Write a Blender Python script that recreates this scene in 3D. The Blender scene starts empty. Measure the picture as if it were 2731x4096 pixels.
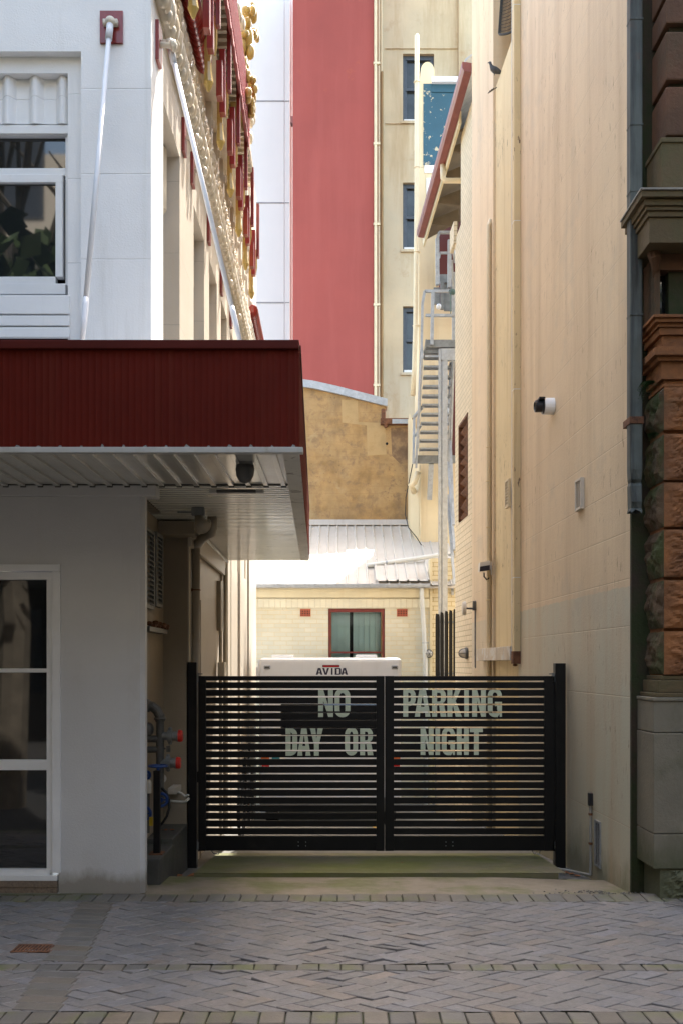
import bpy, bmesh, math, random
from mathutils import Vector, Matrix, noise as mnoise

R = math.radians
random.seed(7)
scene = bpy.context.scene

# ------------------------------------------------------------------ camera, sky, sun, exposure
F = 3983.0            # focal length in photo pixels
EYE = 1.7
HX, HY = 1365.5, 2655.0
cam_d = bpy.data.cameras.new("camera")
cam_d.sensor_fit = 'VERTICAL'
cam_d.sensor_height = 36.0
cam_d.sensor_width = 24.0
cam_d.lens = 36.0 * F / 4096.0
cam_d.shift_y = (HY - 2048.0) / 4096.0
cam_d.clip_start = 0.1
cam_d.clip_end = 500.0
cam = bpy.data.objects.new("camera", cam_d)
scene.collection.objects.link(cam)
cam.location = (0, 0, EYE)
cam.rotation_euler = (R(90), 0, 0)
scene.camera = cam

SUN_EL, SUN_AZ = 60.0, 27.0      # azimuth measured from +Y towards +X
world = bpy.data.worlds.new("World")
scene.world = world
world.use_nodes = True
wn = world.node_tree.nodes
wl = world.node_tree.links
bg = wn.get('Background') or wn.new('ShaderNodeBackground')
sky = wn.new('ShaderNodeTexSky')
sky.sky_type = 'NISHITA'
sky.sun_disc = False
sky.sun_elevation = R(SUN_EL)
sky.sun_rotation = R(SUN_AZ)
sky.air_density = 1.0
sky.dust_density = 2.5
sky.ozone_density = 0.6
bg.inputs['Strength'].default_value = 0.15
wb = wn.new('ShaderNodeMix'); wb.data_type = 'RGBA'; wb.blend_type = 'MULTIPLY'; wb.inputs[0].default_value = 1.0
wb.inputs[7].default_value = (1.10, 1.0, 0.83, 1)     # the camera's warm daylight balance on the open-sky light
wl.new(sky.outputs[0], wb.inputs[6]); wl.new(wb.outputs[2], bg.inputs['Color'])

sun_d = bpy.data.lights.new("sun", 'SUN')
sun_d.energy = 2.1
sun_d.angle = R(0.5)
sun_d.color = (1.0, 0.95, 0.87)
sun = bpy.data.objects.new("sun", sun_d)
scene.collection.objects.link(sun)
_sv = Vector((math.sin(R(SUN_AZ)) * math.cos(R(SUN_EL)), math.cos(R(SUN_AZ)) * math.cos(R(SUN_EL)), math.sin(R(SUN_EL))))
sun.rotation_euler = _sv.to_track_quat('Z', 'Y').to_euler()
sun.location = _sv * 60

vs = scene.view_settings
vs.view_transform = 'Standard'
vs.look = 'None'
vs.exposure = 2.8
vs.gamma = 1.0
vs.use_curve_mapping = False
scene.cycles.max_bounces = 10
scene.cycles.diffuse_bounces = 6
scene.cycles.use_denoising = True

# ------------------------------------------------------------------ helpers
def PX(px, d): return (px - HX) * d / F
def PZ(py, d): return EYE + (HY - py) * d / F
def W(px, py, d): return Vector((PX(px, d), d, PZ(py, d)))
# the two alley walls: x of the wall plane at depth d
def XL(d): return -1.3027 - 0.01381 * d
def XR(d): return 2.5245 - 0.04143 * d
def FL(p, d, z): return (XL(d) + p, d, z)     # p = how far a piece stands proud of the left wall
def FR(p, d, z): return (XR(d) - p, d, z)
def FS(p, d, z): return (XR(d) + 0.137 - p, d, z)   # the set-back brick building on the right
def ID(x, y, z): return (x, y, z)
def DL(px, p=0.0):     # depth on the left wall for a photo column
    return (5189.0 - F * p) / (1310.0 - px)
def DR(px, p=0.0):
    return (10055.0 - F * p) / (px - 1200.0)
def DS(px, p=0.0):
    return (10601.0 - F * p) / (px - 1200.0)

class MB:
    def __init__(s): s.bm = bmesh.new()
    def hexa(s, f, a0, a1, b0, b1, c0, c1, bev=0.0):
        bm = s.bm
        v = [bm.verts.new(f(a, b, c)) for c in (c0, c1) for b in (b0, b1) for a in (a0, a1)]
        fs = [bm.faces.new([v[i] for i in q]) for q in ((0, 1, 3, 2), (4, 6, 7, 5), (0, 4, 5, 1), (2, 3, 7, 6), (0, 2, 6, 4), (1, 5, 7, 3))]
        if bev > 0:
            es = list({e for q in fs for e in q.edges})
            bmesh.ops.bevel(bm, geom=es, offset=bev, segments=3 if bev > 0.05 else 2, profile=0.6, affect='EDGES')
        return s
    def box(s, x0, x1, y0, y1, z0, z1, bev=0.0): return s.hexa(ID, x0, x1, y0, y1, z0, z1, bev)
    def prism(s, pts, vec):
        bm = s.bm; vec = Vector(vec)
        a = [bm.verts.new(p) for p in pts]
        b = [bm.verts.new(Vector(p) + vec) for p in pts]
        n = len(pts)
        bm.faces.new(a); bm.faces.new(b[::-1])
        for i in range(n):
            bm.faces.new((a[i], b[i], b[(i + 1) % n], a[(i + 1) % n]))
        return s
    def tube(s, pts, r, seg=10, caps=True, square=False):
        bm = s.bm
        pts = [Vector(p) for p in pts]
        n = len(pts)
        rs = r if isinstance(r, (list, tuple)) else [r] * n
        t0 = (pts[1] - pts[0]).normalized()
        up = Vector((0, 0, 1)) if abs(t0.z) < 0.9 else Vector((0, 1, 0))
        u = t0.cross(up).normalized(); v = u.cross(t0).normalized()
        rings = []
        pt = t0
        for i in range(n):
            if i == 0: t = t0
            elif i == n - 1: t = (pts[i] - pts[i - 1]).normalized()
            else: t = ((pts[i + 1] - pts[i]).normalized() + (pts[i] - pts[i - 1]).normalized()).normalized()
            q = pt.rotation_difference(t); u = q @ u; v = q @ v; pt = t
            off = math.pi / 4 if square else 0
            ring = [bm.verts.new(pts[i] + (u * math.cos(2 * math.pi * k / seg + off) + v * math.sin(2 * math.pi * k / seg + off)) * rs[i]) for k in range(seg)]
            rings.append(ring)
        for i in range(n - 1):
            for k in range(seg):
                bm.faces.new((rings[i][k], rings[i][(k + 1) % seg], rings[i + 1][(k + 1) % seg], rings[i + 1][k]))
        if caps:
            bm.faces.new(rings[0][::-1]); bm.faces.new(rings[-1])
        return s
    def bar(s, p0, p1, w, h, up=(0, 0, 1)):
        p0 = Vector(p0); p1 = Vector(p1); t = (p1 - p0).normalized()
        up = Vector(up)
        if abs(t.dot(up)) > 0.95: up = Vector((0, 1, 0))
        a = t.cross(up).normalized() * (w / 2); b = a.cross(t).normalized() * (h / 2)
        bm = s.bm
        q0 = [bm.verts.new(p0 + x) for x in (a + b, a - b, -a - b, -a + b)]
        q1 = [bm.verts.new(p1 + x) for x in (a + b, a - b, -a - b, -a + b)]
        bm.faces.new(q0[::-1]); bm.faces.new(q1)
        for i in range(4): bm.faces.new((q0[i], q0[(i + 1) % 4], q1[(i + 1) % 4], q1[i]))
        return s
    def ell(s, c, rad, seg=10, rings=7, rot=None):
        m = Matrix.Translation(c)
        if rot is not None: m = m @ rot.to_4x4()
        m = m @ Matrix.Diagonal((rad[0], rad[1], rad[2], 1))
        bmesh.ops.create_uvsphere(s.bm, u_segments=seg, v_segments=rings, radius=1, matrix=m)
        return s
    def torus(s, c, Rr, r, axis='x', a0=0.0, a1=2 * math.pi, n=14, seg=6):
        c = Vector(c); pts = []
        full = abs(a1 - a0) > 6.2
        for i in range(n + 1):
            a = a0 + (a1 - a0) * i / n
            ca, sa = math.cos(a) * Rr, math.sin(a) * Rr
            pts.append(c + (Vector((0, ca, sa)) if axis == 'x' else Vector((ca, 0, sa)) if axis == 'y' else Vector((ca, sa, 0))))
        return s.tube(pts, r, seg, caps=not full)
    def lathe(s, prof, c, axis='z', seg=16):
        bm = s.bm; c = Vector(c); rings = []
        for (r, h) in prof:
            ring = []
            for k in range(seg):
                a = 2 * math.pi * k / seg
                x, y = r * math.cos(a), r * math.sin(a)
                ring.append(bm.verts.new(c + (Vector((x, y, h)) if axis == 'z' else Vector((x, h, y)) if axis == 'y' else Vector((h, x, y)))))
            rings.append(ring)
        for i in range(len(rings) - 1):
            for k in range(seg):
                bm.faces.new((rings[i][k], rings[i][(k + 1) % seg], rings[i + 1][(k + 1) % seg], rings[i + 1][k]))
        bm.faces.new(rings[0][::-1]); bm.faces.new(rings[-1])
        return s
    def grid(s, fn, nu, nv):
        bm = s.bm
        g = [[bm.verts.new(fn(i / nu, j / nv)) for j in range(nv + 1)] for i in range(nu + 1)]
        for i in range(nu):
            for j in range(nv):
                bm.faces.new((g[i][j], g[i + 1][j], g[i + 1][j + 1], g[i][j + 1]))
        return s
    def build(s, name, m, parent=None, smooth=False, kind=None, label=None):
        bmesh.ops.recalc_face_normals(s.bm, faces=s.bm.faces[:])
        me = bpy.data.meshes.new(name)
        s.bm.to_mesh(me); s.bm.free()
        if smooth:
            for p in me.polygons: p.use_smooth = True
        me.materials.append(m)
        o = bpy.data.objects.new(name, me)
        scene.collection.objects.link(o)
        if parent is not None: put(o, parent)
        if kind: o['kind'] = kind
        if label: o['label'] = label
        return o

def wloc(o):
    v = Vector((0, 0, 0))
    while o is not None:
        v = v + o.location + o.matrix_parent_inverse.translation if o.parent else v + o.location
        o = o.parent
    return v
def put(o, parent):
    o.parent = parent
    o.matrix_parent_inverse = Matrix.Translation(-wloc(parent))
def tag(o, label, cat, group=None):
    o['label'] = label; o['category'] = cat
    if group: o['group'] = group
    return o
def thing(name, label, cat, loc=(0, 0, 0), group=None):
    o = bpy.data.objects.new(name, None)
    o.empty_display_size = 0.2
    scene.collection.objects.link(o)
    o.location = loc
    return tag(o, label, cat, group)
def dup(root, delta, label=None):
    def rec(o, parent):
        c = o.copy(); scene.collection.objects.link(c)
        if parent is not None: c.parent = parent
        for ch in [x for x in scene.objects if x.parent == o]: rec(ch, c)
        return c
    r = rec(root, None)
    r.location = root.location + Vector(delta)
    if label: r['label'] = label
    return r

# ------------------------------------------------------------------ materials
def _n(nt, t, **kw):
    n = nt.nodes.new(t)
    for k, v in kw.items():
        if k in n.inputs: n.inputs[k].default_value = v
        else: setattr(n, k, v)
    return n
def _mix(nt, fac, a, b, mode='MIX'):
    n = nt.nodes.new('ShaderNodeMix'); n.data_type = 'RGBA'; n.blend_type = mode
    for sock, val in ((n.inputs[0], fac), (n.inputs[6], a), (n.inputs[7], b)):
        if hasattr(val, 'links') or hasattr(val, 'is_output'): nt.links.new(val, sock)
        else: sock.default_value = val if not isinstance(val, tuple) or len(val) == 4 else (*val, 1)
    return n.outputs[2]
def _ramp(nt, src, lo, hi, a=0.0, b=1.0):
    n = nt.nodes.new('ShaderNodeMapRange'); n.inputs[1].default_value = lo; n.inputs[2].default_value = hi
    n.inputs[3].default_value = a; n.inputs[4].default_value = b
    nt.links.new(src, n.inputs[0]); return n.outputs[0]
def _math(nt, op, a, b=0.0, clamp=False):
    n = nt.nodes.new('ShaderNodeMath'); n.operation = op; n.use_clamp = clamp
    for i, v in enumerate((a, b)):
        if hasattr(v, 'is_output'): nt.links.new(v, n.inputs[i])
        else: n.inputs[i].default_value = v
    return n.outputs[0]
def _noise(nt, co, scale, detail=6, rough=0.6, sc=None, dist=0.0):
    if sc is not None:
        m = nt.nodes.new('ShaderNodeMapping'); m.inputs['Scale'].default_value = sc
        nt.links.new(co, m.inputs[0]); co = m.outputs[0]
    n = _n(nt, 'ShaderNodeTexNoise', Scale=scale, Detail=detail, Roughness=rough, Distortion=dist)
    nt.links.new(co, n.inputs['Vector'])
    return n.outputs['Fac']

def M(name, col, rough=0.6, metal=0.0, var=0.12, vs=2.5, tint=None, streak=0.0, scol=None, sthr=(0.52, 0.72), sscale=(7, 7, 0.45),
      speck=0.0, spcol=(0.05, 0.04, 0.03), spscale=18, spthr=0.68, spsc=None, bump=0.0, bs=60, coat=0.0, spec=0.5, courses=None, joint=0.75,
      bricks=None, low=None, rvar=0.0, patch=None, moss=None, attr=None, cracks=None, splash=None):
    m = bpy.data.materials.new(name); m.use_nodes = True
    nt = m.node_tree; b = nt.nodes['Principled BSDF']
    co = nt.nodes.new('ShaderNodeTexCoord').outputs['Object']
    sep = nt.nodes.new('ShaderNodeSeparateXYZ'); nt.links.new(co, sep.inputs[0])
    c1 = tuple(max(0, c * (1 - var)) for c in col); c2 = tuple(min(0.95, c * (1 + var)) for c in col)
    big = _noise(nt, co, vs, 7, 0.62)
    cur = _mix(nt, _ramp(nt, big, 0.32, 0.68), c1, c2)
    heights = []
    if attr:
        a = nt.nodes.new('ShaderNodeAttribute'); a.attribute_name = attr
        cur = _mix(nt, 1.0, cur, a.outputs['Color'], 'MULTIPLY')
    if low:       # a band of other paint below a height: (z, colour)
        wob = _noise(nt, co, 9, 4, 0.6)
        zz = _math(nt, 'ADD', sep.outputs['Z'], _math(nt, 'MULTIPLY', _math(nt, 'SUBTRACT', wob, 0.5), 0.05))
        cur = _mix(nt, _ramp(nt, zz, low[0] + 0.005, low[0] - 0.005), cur, low[1])
    if tint:
        t = _noise(nt, co, vs * 0.45, 5, 0.6)
        cur = _mix(nt, _ramp(nt, t, 0.42, 0.68, 0, 0.8), cur, tint)
    if patch:     # (colour, scale, lo, hi)
        t = _noise(nt, co, patch[1], 8, 0.7, dist=0.4)
        cur = _mix(nt, _ramp(nt, t, patch[2], patch[3]), cur, patch[0])
    if splash:    # dirt thrown up from the ground: (z0, height, colour, amount)
        w1 = _noise(nt, co, 5, 7, 0.7, sc=(1, 1, 0.5))
        g = _ramp(nt, _math(nt, 'SUBTRACT', sep.outputs['Z'], _math(nt, 'MULTIPLY', w1, splash[1] * 1.4)), splash[0] - splash[1] * 0.3, splash[0] + splash[1] * 0.3, splash[3], 0.0)
        cur = _mix(nt, g, cur, splash[2])
    if bricks:    # (axis, brick w, h, mortar colour, mortar)
        cb = nt.nodes.new('ShaderNodeCombineXYZ')
        nt.links.new(sep.outputs[bricks[0]], cb.inputs[0]); nt.links.new(sep.outputs['Z'], cb.inputs[1])
        br = _n(nt, 'ShaderNodeTexBrick', Scale=1.0)
        br.inputs['Brick Width'].default_value = bricks[1]; br.inputs['Row Height'].default_value = bricks[2]
        br.inputs['Mortar Size'].default_value = bricks[4]; br.inputs['Mortar Smooth'].default_value = 0.25
        br.inputs['Color1'].default_value = (0.91, 0.91, 0.90, 1); br.inputs['Color2'].default_value = (1, 1, 1, 1)
        br.inputs['Mortar'].default_value = (*bricks[3], 1)
        nt.links.new(cb.outputs[0], br.inputs['Vector'])
        cur = _mix(nt, 1.0, cur, br.outputs['Color'], 'MULTIPLY')
        heights.append((_math(nt, 'SUBTRACT', 1.0, br.outputs['Fac']), 0.5))
    if streak:
        st = _noise(nt, co, 1.0, 9, 0.68, sc=sscale)
        cur = _mix(nt, _ramp(nt, st, sthr[0], sthr[1], 0, streak), cur, scol or tuple(c * 0.6 for c in col))
    if courses:   # list of (z0, pitch, zmin, zmax): thin ruled joints
        tot = None
        wob = _noise(nt, co, 3, 3, 0.6)
        for (z0, pitch, zmin, zmax) in courses:
            fr = _math(nt, 'ABSOLUTE', _math(nt, 'SUBTRACT', _math(nt, 'FRACT', _math(nt, 'DIVIDE', _math(nt, 'SUBTRACT', sep.outputs['Z'], z0 - pitch / 2), pitch)), 0.5))
            ln = _ramp(nt, fr, 0.0, 0.0055 / pitch, 1.0, 0.0)
            ln = _math(nt, 'MULTIPLY', ln, _math(nt, 'MULTIPLY', _ramp(nt, sep.outputs['Z'], zmin - 0.001, zmin), _ramp(nt, sep.outputs['Z'], zmax + 0.001, zmax)))
            tot = ln if tot is None else _math(nt, 'MAXIMUM', tot, ln)
        tot2 = _math(nt, 'MULTIPLY', tot, _ramp(nt, wob, 0.38, 0.62, 0.25, 1.0))
        cur = _mix(nt, tot2, cur, tuple(c * (1 - joint) for c in col))
        heights.append((_math(nt, 'SUBTRACT', 1.0, tot), 0.3))
    if cracks:
        v = _n(nt, 'ShaderNodeTexVoronoi', Scale=cracks[0]); v.feature = 'DISTANCE_TO_EDGE'
        nz = nt.nodes.new('ShaderNodeMix'); nz.data_type = 'VECTOR'; nz.inputs[0].default_value = 0.12
        nn = _n(nt, 'ShaderNodeTexNoise', Scale=4.0, Detail=4.0); nt.links.new(co, nn.inputs['Vector'])
        nt.links.new(co, nz.inputs[4]); nt.links.new(nn.outputs['Color'], nz.inputs[5])
        nt.links.new(nz.outputs[1], v.inputs['Vector'])
        msk = _ramp(nt, _noise(nt, co, 1.3, 3), 0.5, 0.6)
        cur = _mix(nt, _math(nt, 'MULTIPLY', _ramp(nt, v.outputs['Distance'], 0.0, 0.018, 0.75, 0.0), msk), cur, cracks[1])
    if speck:
        sp = _noise(nt, co, spscale, 5, 0.6, sc=spsc)
        m2 = _ramp(nt, _noise(nt, co, 1.2, 4), 0.45, 0.6)
        cur = _mix(nt, _math(nt, 'MULTIPLY', _math(nt, 'MULTIPLY', _ramp(nt, sp, spthr, spthr + 0.03), m2), speck), cur, spcol)
    if moss:      # (colour, amount, lo, hi, scale)
        t = _noise(nt, co, moss[4], 8, 0.7)
        cur = _mix(nt, _ramp(nt, t, moss[2], moss[3], 0, moss[1]), cur, moss[0])
    nt.links.new(cur, b.inputs['Base Color'])
    b.inputs['Metallic'].default_value = metal
    b.inputs['Specular IOR Level'].default_value = spec
    if rvar:
        nt.links.new(_ramp(nt, _noise(nt, co, vs * 2.3, 6), 0.3, 0.7, max(0.02, rough - rvar), min(1, rough + rvar)), b.inputs['Roughness'])
    else: b.inputs['Roughness'].default_value = rough
    if coat: b.inputs['Coat Weight'].default_value = coat; b.inputs['Coat Roughness'].default_value = 0.08
    if bump or heights:
        h = None
        if bump: h = _math(nt, 'MULTIPLY', _noise(nt, co, bs, 6, 0.65), bump)
        for (s, wgt) in heights:
            q = _math(nt, 'MULTIPLY', s, wgt)
            h = q if h is None else _math(nt, 'ADD', h, q)
        bp = _n(nt, 'ShaderNodeBump', Strength=0.6, Distance=0.012)
        nt.links.new(h, bp.inputs['Height']); nt.links.new(bp.outputs[0], b.inputs['Normal'])
    return m

def shade(m, colour): return m

# palette
white_paint = M("white paint", (0.82, 0.81, 0.80), 0.55, var=0.05, vs=1.2, streak=0.45, scol=(0.50, 0.47, 0.42), sthr=(0.56, 0.8), bump=0.25, bs=70, courses=[(4.06, 0.63, 3.2, 6.25)], joint=0.35)
pier_paint = M("pier paint", (0.57, 0.565, 0.56), 0.5, var=0.05, vs=1.0, streak=0.25, scol=(0.45, 0.42, 0.38), sthr=(0.56, 0.8), bump=0.35, bs=90, speck=0.5, spscale=30, spthr=0.74, moss=((0.40, 0.37, 0.33), 0.35, 0.55, 0.75, 1.6), splash=(0.02, 0.16, (0.22, 0.19, 0.15), 0.8))
cream_paint = M("cream side wall paint", (0.52, 0.465, 0.39), 0.5, var=0.06, vs=1.5, streak=0.4, scol=(0.55, 0.42, 0.28), sthr=(0.54, 0.78), bump=0.25, bs=70, courses=[(4.06, 0.63, 3.0, 9.0)], joint=0.3)
niche_paint = M("niche render", (0.285, 0.235, 0.17), 0.6, var=0.1, vs=1.5, streak=0.5, scol=(0.30, 0.24, 0.17), bump=0.4, bs=60)  # brown render, its colour lowered to deepen the recess shade
carve_cream = M("carved cream plaster", (0.60, 0.54, 0.43), 0.32, var=0.1, vs=6, moss=((0.14, 0.12, 0.09), 0.75, 0.60, 0.72, 9.0), bump=0.3, bs=40, coat=0.3)
carve_gold = M("gold paint", (0.48, 0.34, 0.10), 0.28, var=0.15, vs=9, moss=((0.22, 0.13, 0.03), 0.6, 0.58, 0.75, 12.0), coat=0.4)
carve_red = M("red gloss paint", (0.21, 0.014, 0.011), 0.3, var=0.2, vs=5, streak=0.3, scol=(0.40, 0.10, 0.09), coat=0.35)
lattice_red = M("weathered red paint", (0.36, 0.07, 0.07), 0.45, var=0.25, vs=14)
awning_red = M("awning red sheet", (0.105, 0.0095, 0.004), 0.65, var=0.18, vs=1.2, streak=0.55, scol=(0.11, 0.018, 0.009), spec=0.12, sscale=(22, 22, 0.35), speck=0.6, spcol=(0.3, 0.2, 0.17), spscale=40, spthr=0.76)
awning_top = M("awning red capping", (0.085, 0.011, 0.007), 0.6, spec=0.15, var=0.15, vs=2)
awning_white = M("awning white trim", (0.46, 0.455, 0.43), 0.4, var=0.08, vs=3, streak=0.4, scol=(0.33, 0.28, 0.2), moss=((0.28, 0.24, 0.18), 0.6, 0.6, 0.7, 8.0))
soffit_gloss = M("soffit gloss sheet", (0.64, 0.62, 0.56), 0.16, var=0.06, vs=2, streak=0.2, scol=(0.4, 0.36, 0.3), spec=0.6, coat=0.5, moss=((0.25, 0.21, 0.15), 0.5, 0.62, 0.75, 3.0))
soffit_fine = M("corrugated soffit", (0.68, 0.67, 0.60), 0.22, var=0.1, vs=2, moss=((0.28, 0.24, 0.18), 0.6, 0.58, 0.7, 3.0), spec=0.6, coat=0.3)
rusty_edge = M("corroded soffit edge", (0.60, 0.58, 0.52), 0.5, var=0.1, vs=4, patch=((0.25, 0.22, 0.18), 7.0, 0.58, 0.62))
white_metal = M("white powder coat", (0.74, 0.74, 0.74), 0.3, var=0.04, vs=4, coat=0.3, moss=((0.4, 0.36, 0.3), 0.35, 0.62, 0.78, 5.0))
dark_glass = M("window glass", (0.012, 0.014, 0.016), 0.03, var=0.1, spec=1.0)
shop_dark = M("dark shop interior", (0.022, 0.021, 0.02), 0.9, var=0.3)
granite = M("speckled granite", (0.20, 0.15, 0.11), 0.35, var=0.25, vs=60, speck=1.0, spcol=(0.03, 0.025, 0.02), spscale=55, spthr=0.56)
black_coat = M("black powder coat", (0.0055, 0.0055, 0.006), 0.5, var=0.2, vs=6, spec=0.3, moss=((0.02, 0.019, 0.017), 0.6, 0.55, 0.75, 4.0))
letter_paint = M("pale green letter paint", (0.60, 0.66, 0.50), 0.6, var=0.07, vs=8, moss=((0.48, 0.53, 0.40), 0.5, 0.55, 0.75, 20.0))
galv = M("galvanised steel", (0.40, 0.42, 0.44), 0.45, 0.6, var=0.15, vs=10, moss=((0.28, 0.27, 0.26), 0.6, 0.5, 0.7, 14.0))
galv_dark = M("weathered steel", (0.22, 0.23, 0.23), 0.55, 0.4, var=0.2, vs=10)
cast_grey = M("painted cast iron", (0.10, 0.10, 0.095), 0.45, 0.3, var=0.2, vs=12, moss=((0.10, 0.05, 0.025), 0.7, 0.58, 0.7, 10.0))
rust = M("rust", (0.15, 0.062, 0.028), 0.85, var=0.35, vs=12, moss=((0.05, 0.02, 0.012), 0.8, 0.5, 0.65, 16.0), bump=0.6, bs=40)
red_cap = M("red plastic cap", (0.55, 0.02, 0.012), 0.4, var=0.1)
blue_paint = M("blue valve paint", (0.012, 0.05, 0.20), 0.45, var=0.15)
rubber = M("black rubber", (0.012, 0.012, 0.012), 0.7, var=0.2)
yellow_p = M("yellow plastic", (0.55, 0.36, 0.02), 0.5)
pvc = M("white plastic pipe", (0.66, 0.65, 0.60), 0.4, var=0.05, vs=4, moss=((0.38, 0.33, 0.24), 0.5, 0.58, 0.75, 3.0))
pvc_cream = M("cream painted pipe", (0.66, 0.55, 0.36), 0.45, var=0.08, vs=4, streak=0.3, scol=(0.40, 0.30, 0.17))
pipe_grey = M("grey painted pipe", (0.33, 0.29, 0.23), 0.5, var=0.1, vs=5, streak=0.4, scol=(0.2, 0.15, 0.1))
van_white = M("white gelcoat", (0.86, 0.88, 0.90), 0.22, var=0.03, coat=0.5, vs=2, streak=0.15, scol=(0.55, 0.53, 0.48))
navy = M("navy lettering", (0.02, 0.02, 0.05), 0.4)
red_tower_m = M("red painted render", (0.305, 0.056, 0.043), 0.75, var=0.09, vs=0.35, streak=0.6, scol=(0.37, 0.08, 0.064), sthr=(0.46, 0.66), courses=[(4.0, 9.0, 0, 40)], joint=0.18, sscale=(0.9, 0.9, 0.08), bump=0.2, bs=8, tint=(0.34, 0.066, 0.052), moss=((0.40, 0.085, 0.04), 0.4, 0.66, 0.7, 0.9))
white_tower_m = M("white panel", (0.80, 0.785, 0.775), 0.5, var=0.02, vs=0.5, streak=0.12, scol=(0.7, 0.69, 0.68))
joint_grey = M("grey joint", (0.30, 0.30, 0.31), 0.7)
cream_tower_m = M("stained cream render", (0.60, 0.495, 0.325), 0.8, var=0.12, vs=0.5, streak=0.9, scol=(0.42, 0.30, 0.16), sthr=(0.47, 0.70), sscale=(1.1, 1.1, 0.14), bump=0.4, bs=12, tint=(0.52, 0.47, 0.35), moss=((0.40, 0.23, 0.10), 0.6, 0.57, 0.72, 0.9))
sash_grey = M("slate painted sash", (0.055, 0.066, 0.085), 0.5, var=0.2, vs=8)
sky_glass = M("old sash glass", (0.035, 0.040, 0.042), 0.08, var=0.6, vs=1.2, spec=0.55)
tan_m = M("weathered ochre render", (0.36, 0.22, 0.088), 0.85, var=0.28, vs=3.2, bump=0.7, bs=16, tint=(0.40, 0.275, 0.135), courses=[(0.0, 0.172, 0, 9)], joint=0.2, streak=0.6, scol=(0.21, 0.13, 0.065), sthr=(0.5, 0.7), sscale=(2.2, 2.2, 0.7), patch=((0.21, 0.135, 0.075), 5.0, 0.50, 0.72), moss=((0.44, 0.33, 0.18), 0.6, 0.58, 0.66, 0.9), speck=0.7, spscale=22, spthr=0.62, spcol=(0.14, 0.09, 0.05))
roof_m = M("off white roof sheet", (0.51, 0.475, 0.425), 0.45, var=0.06, vs=1.5, streak=0.5, scol=(0.36, 0.30, 0.25), sscale=(9, 0.7, 0.7), moss=((0.36, 0.30, 0.25), 0.5, 0.58, 0.72, 4.0))
house_brick = M("cream painted brick", (0.68, 0.655, 0.54), 0.6, var=0.05, vs=1.0, bricks=('X', 0.24, 0.086, (0.98, 0.88, 0.70), 0.006), bump=0.3, bs=40, moss=((0.40, 0.24, 0.11), 0.8, 0.70, 0.73, 3.0), tint=(0.62, 0.52, 0.32))
house_trim = M("cream trim", (0.66, 0.57, 0.37), 0.5, var=0.06, vs=2, streak=0.35, scol=(0.5, 0.36, 0.16))
maroon = M("maroon window paint", (0.16, 0.030, 0.022), 0.4, var=0.2, vs=6)
terracotta = M("terracotta", (0.40, 0.10, 0.05), 0.7, var=0.15, vs=10)
blind_m = M("pale green blinds", (0.62, 0.74, 0.72), 0.6, var=0.06, vs=2)
house_glass = M("house glass", (0.5, 0.55, 0.54), 0.05, spec=0.5)
annex_m = M("cream annex render", (0.68, 0.56, 0.36), 0.75, var=0.08, vs=0.9, streak=0.55, scol=(0.48, 0.34, 0.18), sscale=(3, 3, 0.25), bump=0.3, bs=16)
blue_peel = M("peeling blue paint", (0.022, 0.085, 0.125), 0.6, var=0.12, vs=1.5, patch=((0.55, 0.46, 0.30), 6.5, 0.60, 0.615), bump=0.2, bs=20)
maroon_gutter = M("maroon gutter paint", (0.20, 0.055, 0.045), 0.35, var=0.18, vs=3, streak=0.3, scol=(0.3, 0.14, 0.1))
maroon_panel = M("maroon panel", (0.085, 0.014, 0.012), 0.6, var=0.12, vs=1.0)
soffit_shaded = M("eave boards", (0.12, 0.09, 0.055), 0.7, var=0.2, vs=3, moss=((0.13, 0.10, 0.06), 0.7, 0.55, 0.7, 6.0))  # dark base colour carries the shade under the eave
side_brick = M("cream side brick", (0.60, 0.495, 0.335), 0.7, var=0.08, vs=1.2, bricks=('Y', 0.24, 0.086, (0.62, 0.60, 0.55), 0.008), bump=0.4, bs=30, low=(4.16, (0.66, 0.53, 0.35)))
right_wall_m = M("peach cream render", (0.70, 0.548, 0.36), 0.7, var=0.06, vs=0.8, low=(2.30, (0.54, 0.51, 0.39)), tint=(0.64, 0.48, 0.32), streak=0.8, scol=(0.51, 0.365, 0.22), sthr=(0.46, 0.76), splash=(-0.25, 0.45, (0.20, 0.19, 0.11), 0.75), sscale=(4.5, 3.4, 0.26), bump=0.4, bs=45,
                 courses=[(2.355, 0.365, 1.9, 14), (1.445, 3.0, 1.0, 2.0), (0.44, 3.0, 0.2, 0.8)], joint=0.24, speck=0.6, spscale=7, spthr=0.625, spsc=(4, 4, 0.9), spcol=(0.22, 0.13, 0.06), moss=((0.42, 0.37, 0.29), 0.45, 0.56, 0.72, 1.1))
recess_m = M("yellow cream render", (0.66, 0.52, 0.29), 0.7, var=0.08, vs=0.9, streak=0.7, scol=(0.42, 0.28, 0.13), sscale=(7, 7, 0.4), bump=0.4, bs=45, speck=1.0, spscale=6, spthr=0.62, spsc=(4, 4, 1.1), spcol=(0.16, 0.10, 0.06))
bag_metal = M("weathered sheet metal pipe", (0.085, 0.098, 0.09), 0.7, 0.0, var=0.3, vs=3, streak=0.9, scol=(0.028, 0.027, 0.025), sthr=(0.44, 0.62), sscale=(16, 16, 0.8), moss=((0.11, 0.055, 0.035), 0.8, 0.58, 0.70, 2.2))
sand_m = M("red sandstone", (0.235, 0.090, 0.027), 0.85, var=0.28, vs=6, bump=1.0, bs=30, tint=(0.12, 0.05, 0.022), moss=((0.05, 0.045, 0.02), 0.6, 0.56, 0.72, 2.2), speck=0.6, spscale=50, spthr=0.66)
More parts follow.
